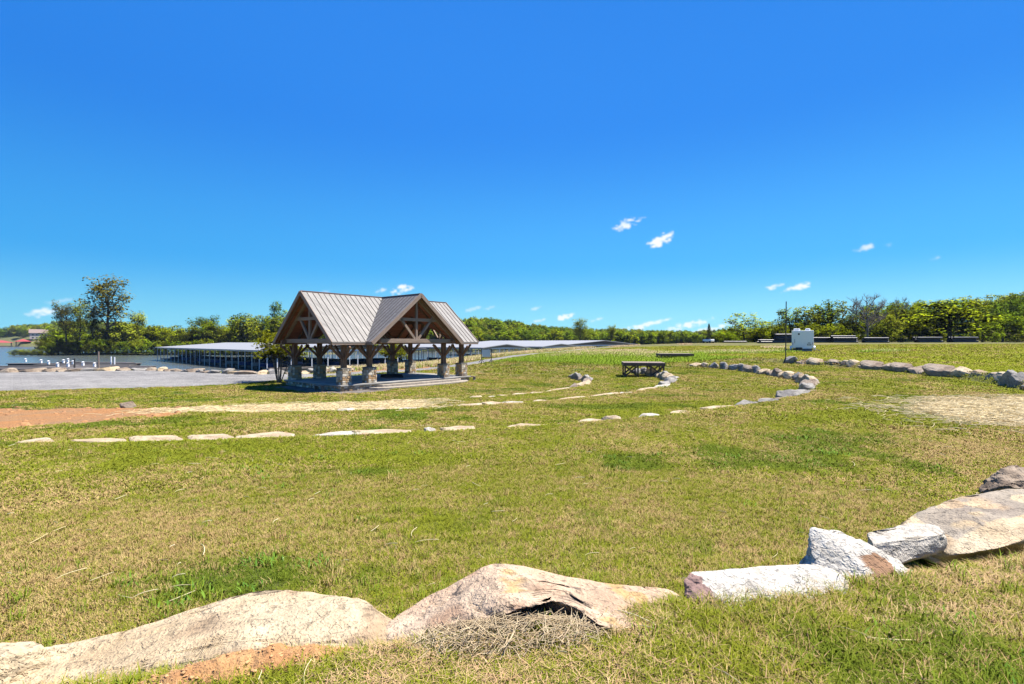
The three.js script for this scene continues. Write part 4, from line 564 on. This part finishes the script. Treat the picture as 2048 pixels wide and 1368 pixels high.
// two multi stemmed young trees by the pavilion
{ const make = seed => { const R = rng(seed), limbs = [], tips = []; for (let i = 0; i < 9; i++) { const a = i * 0.7 + R(), r = 0.35 + R() * 0.75, p = [new THREE.Vector3(Math.cos(a) * 0.08, -0.05, Math.sin(a) * 0.08), new THREE.Vector3(Math.cos(a) * r * 0.45, 1.0, Math.sin(a) * r * 0.45), new THREE.Vector3(Math.cos(a) * r, 2.1 + R() * 0.5, Math.sin(a) * r)]; limbs.push(tube(p, [0.035, 0.025, 0.01], 5)); for (let k = 0; k < 7; k++) { const e = p[1].clone().lerp(p[2], 0.55 + 0.5 * R()).add(new THREE.Vector3((R() - 0.5) * 1.9, (R() - 0.45) * 1.0, (R() - 0.5) * 1.9)); limbs.push(tube([p[1].clone().lerp(p[2], 0.3 + 0.6 * R()), e], [0.012, 0.004], 3)); tips.push(e); } }
    const pos = [], nor = [], col = []; for (const c of tips) for (let k = 0; k < 34; k++) { const q = c.clone().add(new THREE.Vector3((R() - 0.5) * 0.75, (R() - 0.5) * 0.34, (R() - 0.5) * 0.75)), n = new THREE.Vector3(R() - 0.5, R() + 0.2, R() - 0.5).normalize(), t1 = new THREE.Vector3(R() - 0.5, 0, R() - 0.5).cross(n).normalize(), t2 = new THREE.Vector3().crossVectors(n, t1), s = 0.07 + R() * 0.045, v = 0.8 + R() * 0.4; for (const e of [q.clone().addScaledVector(t1, -s), q.clone().addScaledVector(t2, s * 0.6), q.clone().addScaledVector(t1, s), q.clone().addScaledVector(t1, -s), q.clone().addScaledVector(t1, s), q.clone().addScaledVector(t2, -s * 0.6)]) { pos.push(e.x, e.y, e.z); nor.push(n.x, n.y, n.z); col.push(v, v, v * 0.9); } }
    const crown = new THREE.BufferGeometry(); crown.setAttribute('position', new THREE.Float32BufferAttribute(pos, 3)); crown.setAttribute('normal', new THREE.Float32BufferAttribute(nor, 3)); crown.setAttribute('color', new THREE.Float32BufferAttribute(col, 3)); return { trunk: mergeGeometries(limbs), crown }; };
  for (const [x, d, s, seed, label] of [[-17.9, 38.4, 1.3, 41, 'young many stemmed tree at the corner of the pavilion by the gravel lot'], [-11.4, 47.5, 1.05, 43, 'young many stemmed tree behind the pavilion deck']]) { const q = make(seed), g = thing('young_tree', label, 'tree', x, H(x, d), d); g.scale.setScalar(s); mesh('trunk', q.trunk, M.paleBark, g); mesh('crown', q.crown, LEAF.young, g); } }

// ---------- grass, straw, twigs ----------
function tuft(seed, n, spread, h, w, lean) {
  const R = rng(seed), pos = [], nor = [];
  for (let i = 0; i < n; i++) {
    const a = R() * 6.283, r = spread * Math.sqrt(R()), bx = Math.cos(a) * r, bz = Math.sin(a) * r, b = R() * 6.283, l = lean * (0.3 + R()), hh = h * (0.55 + R() * 0.7), sx = Math.cos(b + 1.57) * w / 2, sz = Math.sin(b + 1.57) * w / 2;
    const mx = bx + Math.cos(b) * l * 0.35, mz = bz + Math.sin(b) * l * 0.35, tx = bx + Math.cos(b) * l, tz = bz + Math.sin(b) * l, my = hh * 0.62;
    pos.push(bx - sx, -0.01, bz - sz, bx + sx, -0.01, bz + sz, mx + sx * 0.8, my, mz + sz * 0.8, bx - sx, -0.01, bz - sz, mx + sx * 0.8, my, mz + sz * 0.8, mx - sx * 0.8, my, mz - sz * 0.8, mx - sx * 0.8, my, mz - sz * 0.8, mx + sx * 0.8, my, mz + sz * 0.8, tx, hh, tz);
    const nx = -Math.cos(b) * 0.35, nz = -Math.sin(b) * 0.35; for (let k = 0; k < 9; k++) nor.push(nx, 0.93, nz);
  }
  const g = new THREE.BufferGeometry(); g.setAttribute('position', new THREE.Float32BufferAttribute(pos, 3)); g.setAttribute('normal', new THREE.Float32BufferAttribute(nor, 3)); return g;
}
function scatter(name, label, category, geo, mat, list) {
  const im = new THREE.InstancedMesh(geo, mat, list.length), m = new THREE.Matrix4(), q = new THREE.Quaternion(), up = new THREE.Vector3(0, 1, 0), c = new THREE.Color(), e = new THREE.Euler();
  list.forEach(([x, y, d, turn, sx, sy, col, tilt, roll], i) => { if (tilt || roll) q.setFromEuler(e.set(tilt || 0, turn, roll || 0, 'YXZ')); else q.setFromAxisAngle(up, turn); m.compose(V(x, y, d), q, new THREE.Vector3(sx, sy, sx)); im.setMatrixAt(i, m); im.setColorAt(i, c.setRGB(...col)); });
  im.name = numbered(name); im.castShadow = im.receiveShadow = true; tag(im, label, category, undefined, 'stuff'); scene.add(im); return im;
}
{
  const R = rng(900), near = [], far = [], bank = [];
  const G1 = [0.205, 0.215, 0.018], G2 = [0.125, 0.15, 0.012], DRY = [0.395, 0.296, 0.122], DRY2 = [0.274, 0.175, 0.076];
  const add = (list, r0, r1, dens, s0, s1) => {
    const n = Math.round(dens * (r1 * r1 - r0 * r0) * (108 * Math.PI / 360));
    for (let i = 0; i < n; i++) {
      const a = (R() * 108 - 54) * Math.PI / 180, r = Math.sqrt(mix(r0 * r0, r1 * r1, R())), x = r * Math.sin(a), d = r * Math.cos(a); if (zone(x, d) !== 'lawn' || Math.max(sd(STRAW1, x, d), sd(STRAW2, x, d)) > -0.1) continue;
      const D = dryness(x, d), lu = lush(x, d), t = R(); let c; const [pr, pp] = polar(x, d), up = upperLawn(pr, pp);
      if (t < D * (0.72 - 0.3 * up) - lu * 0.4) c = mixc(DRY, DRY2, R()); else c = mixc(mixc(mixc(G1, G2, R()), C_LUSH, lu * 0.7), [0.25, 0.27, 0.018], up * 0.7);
      if (polar(x, d)[0] > 36.4 && d < 8 && list === near) { const thin = fbm(x * 1.7, d * 1.7, 66, 3); bank.push([x, H(x, d), d, R() * 6.28, 1.0 + R() * 0.5, (0.45 + R() * 0.6) * (1 + 0.5 * thin), R() < 0.3 - thin * 0.5 ? mixc([0.46, 0.33, 0.17], [0.36, 0.22, 0.12], R()) : c]); continue; }
      list.push([x, H(x, d), d, R() * 6.28, mix(s0, s1, R()), mix(s0, s1, R()) * (0.7 + 0.3 * R()), c]);
    }
  };
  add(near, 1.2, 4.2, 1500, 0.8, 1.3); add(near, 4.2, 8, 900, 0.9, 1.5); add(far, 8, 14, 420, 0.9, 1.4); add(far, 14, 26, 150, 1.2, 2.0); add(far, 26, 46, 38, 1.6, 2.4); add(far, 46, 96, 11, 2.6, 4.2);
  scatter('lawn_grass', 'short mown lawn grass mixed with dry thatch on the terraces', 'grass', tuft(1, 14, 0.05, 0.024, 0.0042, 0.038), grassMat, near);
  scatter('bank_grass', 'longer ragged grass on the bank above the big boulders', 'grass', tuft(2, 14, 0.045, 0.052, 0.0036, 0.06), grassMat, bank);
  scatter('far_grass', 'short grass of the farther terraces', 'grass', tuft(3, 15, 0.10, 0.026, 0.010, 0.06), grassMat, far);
  // taller meadow grass on the slope by the path and on the bank
  const tall = []; for (let i = 0; i < 70000; i++) { const x = mix(-20, 46, R()), d = mix(50, 108, R()); if (pathDist(x, d) < 3.4 || sd(NEAR, x, d) < -2) continue; const [r, p] = polar(x, d); const px = 1024 + 1000 * x / d; const n = fbm(x * 0.12, d * 0.12, 5, 2); const m1 = p < 66 + n * 10 && r > 24, m2 = sd(NEAR, x, d) < 9; if (!(m1 || m2) || x > 26 + n * 26 - (d - 70) * 0.25) continue; const pale = m2 ? 0.75 : clamp(0.12 + (d - 66) / 26 + n * 0.6); tall.push([x, H(x, d), d, R() * 6.28, 0.7 + R() * 0.5, m2 ? 0.7 + R() * 0.5 : 0.25 + 0.45 * R(), R() < pale ? mixc([0.48, 0.36, 0.24], [0.40, 0.33, 0.18], R()) : mixc([0.20, 0.28, 0.022], [0.14, 0.22, 0.02], R())]); }
  scatter('meadow_grass', 'taller seeding meadow grass on the slope beside the gravel path', 'grass', tuft(4, 14, 0.4, 0.42, 0.03, 0.22), grassMat, tall);
  // clover and weed clumps
  const weeds = []; for (let i = 0; i < 900; i++) { const a = (R() * 100 - 50) * Math.PI / 180, r = 3 + R() * 14, x = r * Math.sin(a), d = r * Math.cos(a); if (lush(x, d) < 0.35 && R() > 0.05) continue; weeds.push([x, H(x, d), d, R() * 6.28, 0.8 + R() * 0.8, 0.8 + R() * 0.6, mixc([0.07, 0.15, 0.02], [0.12, 0.2, 0.025], R())]); }
  const clumps = []; for (let i = 0; i < 2600; i++) { const a = (R() * 104 - 52) * Math.PI / 180, r = 2.6 + R() * 15, x = r * Math.sin(a), d = r * Math.cos(a); if (fbm(x * 0.8, d * 0.8, 91, 3) < 0.05 || zone(x, d) !== 'lawn') continue; clumps.push([x, H(x, d), d, R() * 6.28, 0.7 + R() * 0.9, 0.7 + R() * 1.0, R() < 0.25 ? mixc([0.34, 0.26, 0.11], [0.26, 0.17, 0.08], R()) : mixc([0.10, 0.15, 0.015], [0.16, 0.20, 0.02], R())]); }
  scatter('grass_clumps', 'coarser grass clumps missed by the mower', 'grass', tuft(7, 16, 0.05, 0.06, 0.005, 0.06), grassMat, clumps);
  scatter('clover', 'dark green clover and weeds in the lawn', 'weeds', tuft(5, 16, 0.09, 0.05, 0.014, 0.05), grassMat, weeds);
  // straw
  const stalk = (() => { const s = new THREE.CatmullRomCurve3([new THREE.Vector3(-0.5, 0, 0), new THREE.Vector3(-0.15, 0.015, 0.05), new THREE.Vector3(0.2, 0.02, 0.04), new THREE.Vector3(0.5, 0, -0.04)]).getPoints(4); return tube(s, [0.011, 0.012, 0.011, 0.01, 0.008], 4); })();
  const st = []; const yel = () => mixc([0.56, 0.43, 0.20], [0.66, 0.56, 0.35], R());
  const heap = (poly, x0, x1, d0, d1, n) => { for (let i = 0; i < n; i++) { const x = mix(x0, x1, R()), d = mix(d0, d1, R()), e = sd(poly, x, d) + fbm(x, d, 3, 3) * 0.9; if (e < 0 && R() > Math.exp(e * 2.2) * 0.5) continue; st.push([x, H(x, d) + 0.015 + R() * 0.05 + 0.07 * Math.max(0, fbm(x * 1.5, d * 1.5, 19, 2)), d, R() * 6.28, 0.22 + R() * 0.28, 0.6, yel(), (R() - 0.5) * 0.3, (R() - 0.5) * 0.3]); } };
  heap(STRAW1, -15.5, -2, 16.5, 24, 26000); heap(STRAW2, 9, 19, 10, 18, 26000);
  scatter('straw_mulch', 'golden straw spread over reseeded soil in two patches', 'straw', stalk, M.straw, st);
  const loose = []; for (let i = 0; i < 300; i++) { const a = (R() * 96 - 48) * Math.PI / 180, r = 2.4 + 13 * R(), x = r * Math.sin(a), d = r * Math.cos(a); if (x > 2 && R() < 0.45) continue; loose.push([x, H(x, d) + 0.035, d, R() * 6.28, 0.06 + R() * R() * 0.26, 0.26, mixc([0.55, 0.45, 0.22], [0.66, 0.6, 0.4], R()), (R() - 0.5) * 0.12, (R() - 0.5) * 0.12]); }
  scatter('loose_straw', 'single straws blown across the lawn', 'straw', stalk, M.straw, loose.map(q => [q[0], q[1], q[2], q[3], q[4], 0.3, q[6], q[7], q[8]]));
  // dry twigs in the hollow of the pinkish boulder, crumbled soil by the long slab
  const tw = []; for (let i = 0; i < 1500; i++) { const u = R() * 2 - 1, v = R() * 2 - 1; if (u * u + v * v > 1) continue; const x = 0.02 + u * 0.56, d = 2.58 + v * 0.16 + u * 0.06; tw.push([x, 1.55 + 0.09 * (1 - u * u - v * v) + R() * 0.03, d, R() * 6.28, 0.05 + R() * 0.14, 0.10, mixc([0.36, 0.26, 0.15], [0.52, 0.42, 0.26], R()), (R() - 0.5) * 0.9, (R() - 0.5) * 0.9]); }
  scatter('dry_twigs', 'dry twigs and bark litter heaped before the blackened hollow', 'litter', stalk, M.straw, tw);
  const clod = ico(1); { const p = clod.attributes.position; for (let i = 0; i < p.count; i++) { const k = 0.6 + 0.8 * hash(i, 3, 1); p.setXYZ(i, p.getX(i) * k * 1.2, p.getY(i) * k * 0.7, p.getZ(i) * k); } } clod.computeVertexNormals(); const soil = [], heapY = (u, v) => H(-1.28, 2.3) - 0.03 + 0.10 * Math.max(0, 1 - u * u - v * v) ** 0.7;
  for (let i = 0; i < 1500; i++) { const u = R() * 2 - 1, v = R() * 2 - 1, q = u * u + v * v; if (q > 1.15) continue; const x = -1.28 + u * 0.48 + v * 0.1, d = 2.32 + v * 0.18 + u * 0.16, s = 0.0012 + R() ** 8 * 0.008; soil.push([x, heapY(u, v) + 0.03 * fbm(x * 14, d * 14, 1, 3) + 0.003, d, R() * 6.28, s, s * 0.8, mixc([0.36, 0.19, 0.085], [0.50, 0.29, 0.13], R())]); }
  { const rings = new THREE.RingGeometry(0.001, 1.05, 120, 50), p = rings.attributes.position; for (let i = 0; i < p.count; i++) { const u = p.getX(i), v = p.getY(i), x = -1.28 + u * 0.48 + v * 0.1, d = 2.32 + v * 0.18 + u * 0.16; p.setXYZ(i, x, heapY(u, v) + 0.03 * fbm(x * 14, d * 14, 1, 3) + 0.006 * fbm(x * 40, d * 40, 2, 3), -d); } rings.computeVertexNormals(); const uv = rings.attributes.uv; for (let i = 0; i < uv.count; i++) uv.setXY(i, p.getX(i) * 4, p.getZ(i) * 4); paint(rings, (x, y, z) => mixc([0.42, 0.21, 0.085], [0.55, 0.31, 0.13], clamp(0.5 + fbm(x * 9, 0, z * 9, 3)))); tag(mesh('soil_heap', rings, std([1, 1, 1], { vertexColors: true, map: grainTex, bumpMap: bumpTex, bumpScale: 0.008, roughness: 1 })), 'reddish soil heap against the long cream slab', 'soil', undefined, 'stuff'); }
  scatter('soil_crumbs', 'crumbled reddish soil lying on the heap by the long slab', 'soil', clod, std([1, 1, 1], { roughness: 1 }), soil);
  const clods = []; for (let i = 0; i < 700; i++) { const x = mix(-26, -9.5, R()), d = mix(14, 24, R()); if (Math.abs(sd(DIRT, x, d)) > 1.2 && R() < 0.8) continue; if (zone(x, d) !== 'dirt' && R() < 0.7) continue; const s = 0.02 + R() * R() * 0.09; clods.push([x, H(x, d), d, R() * 6.28, s * 1.3, s, mixc([0.24, 0.12, 0.055], [0.38, 0.19, 0.08], R())]); }
  scatter('soil_clods', 'reddish clods along the edge of the bare soil', 'soil', clod, std([1, 1, 1], { roughness: 1 }), clods);
}
scene.fog = new THREE.FogExp2(0xbfdcf2, 0.00006);
renderer.render(scene, camera);
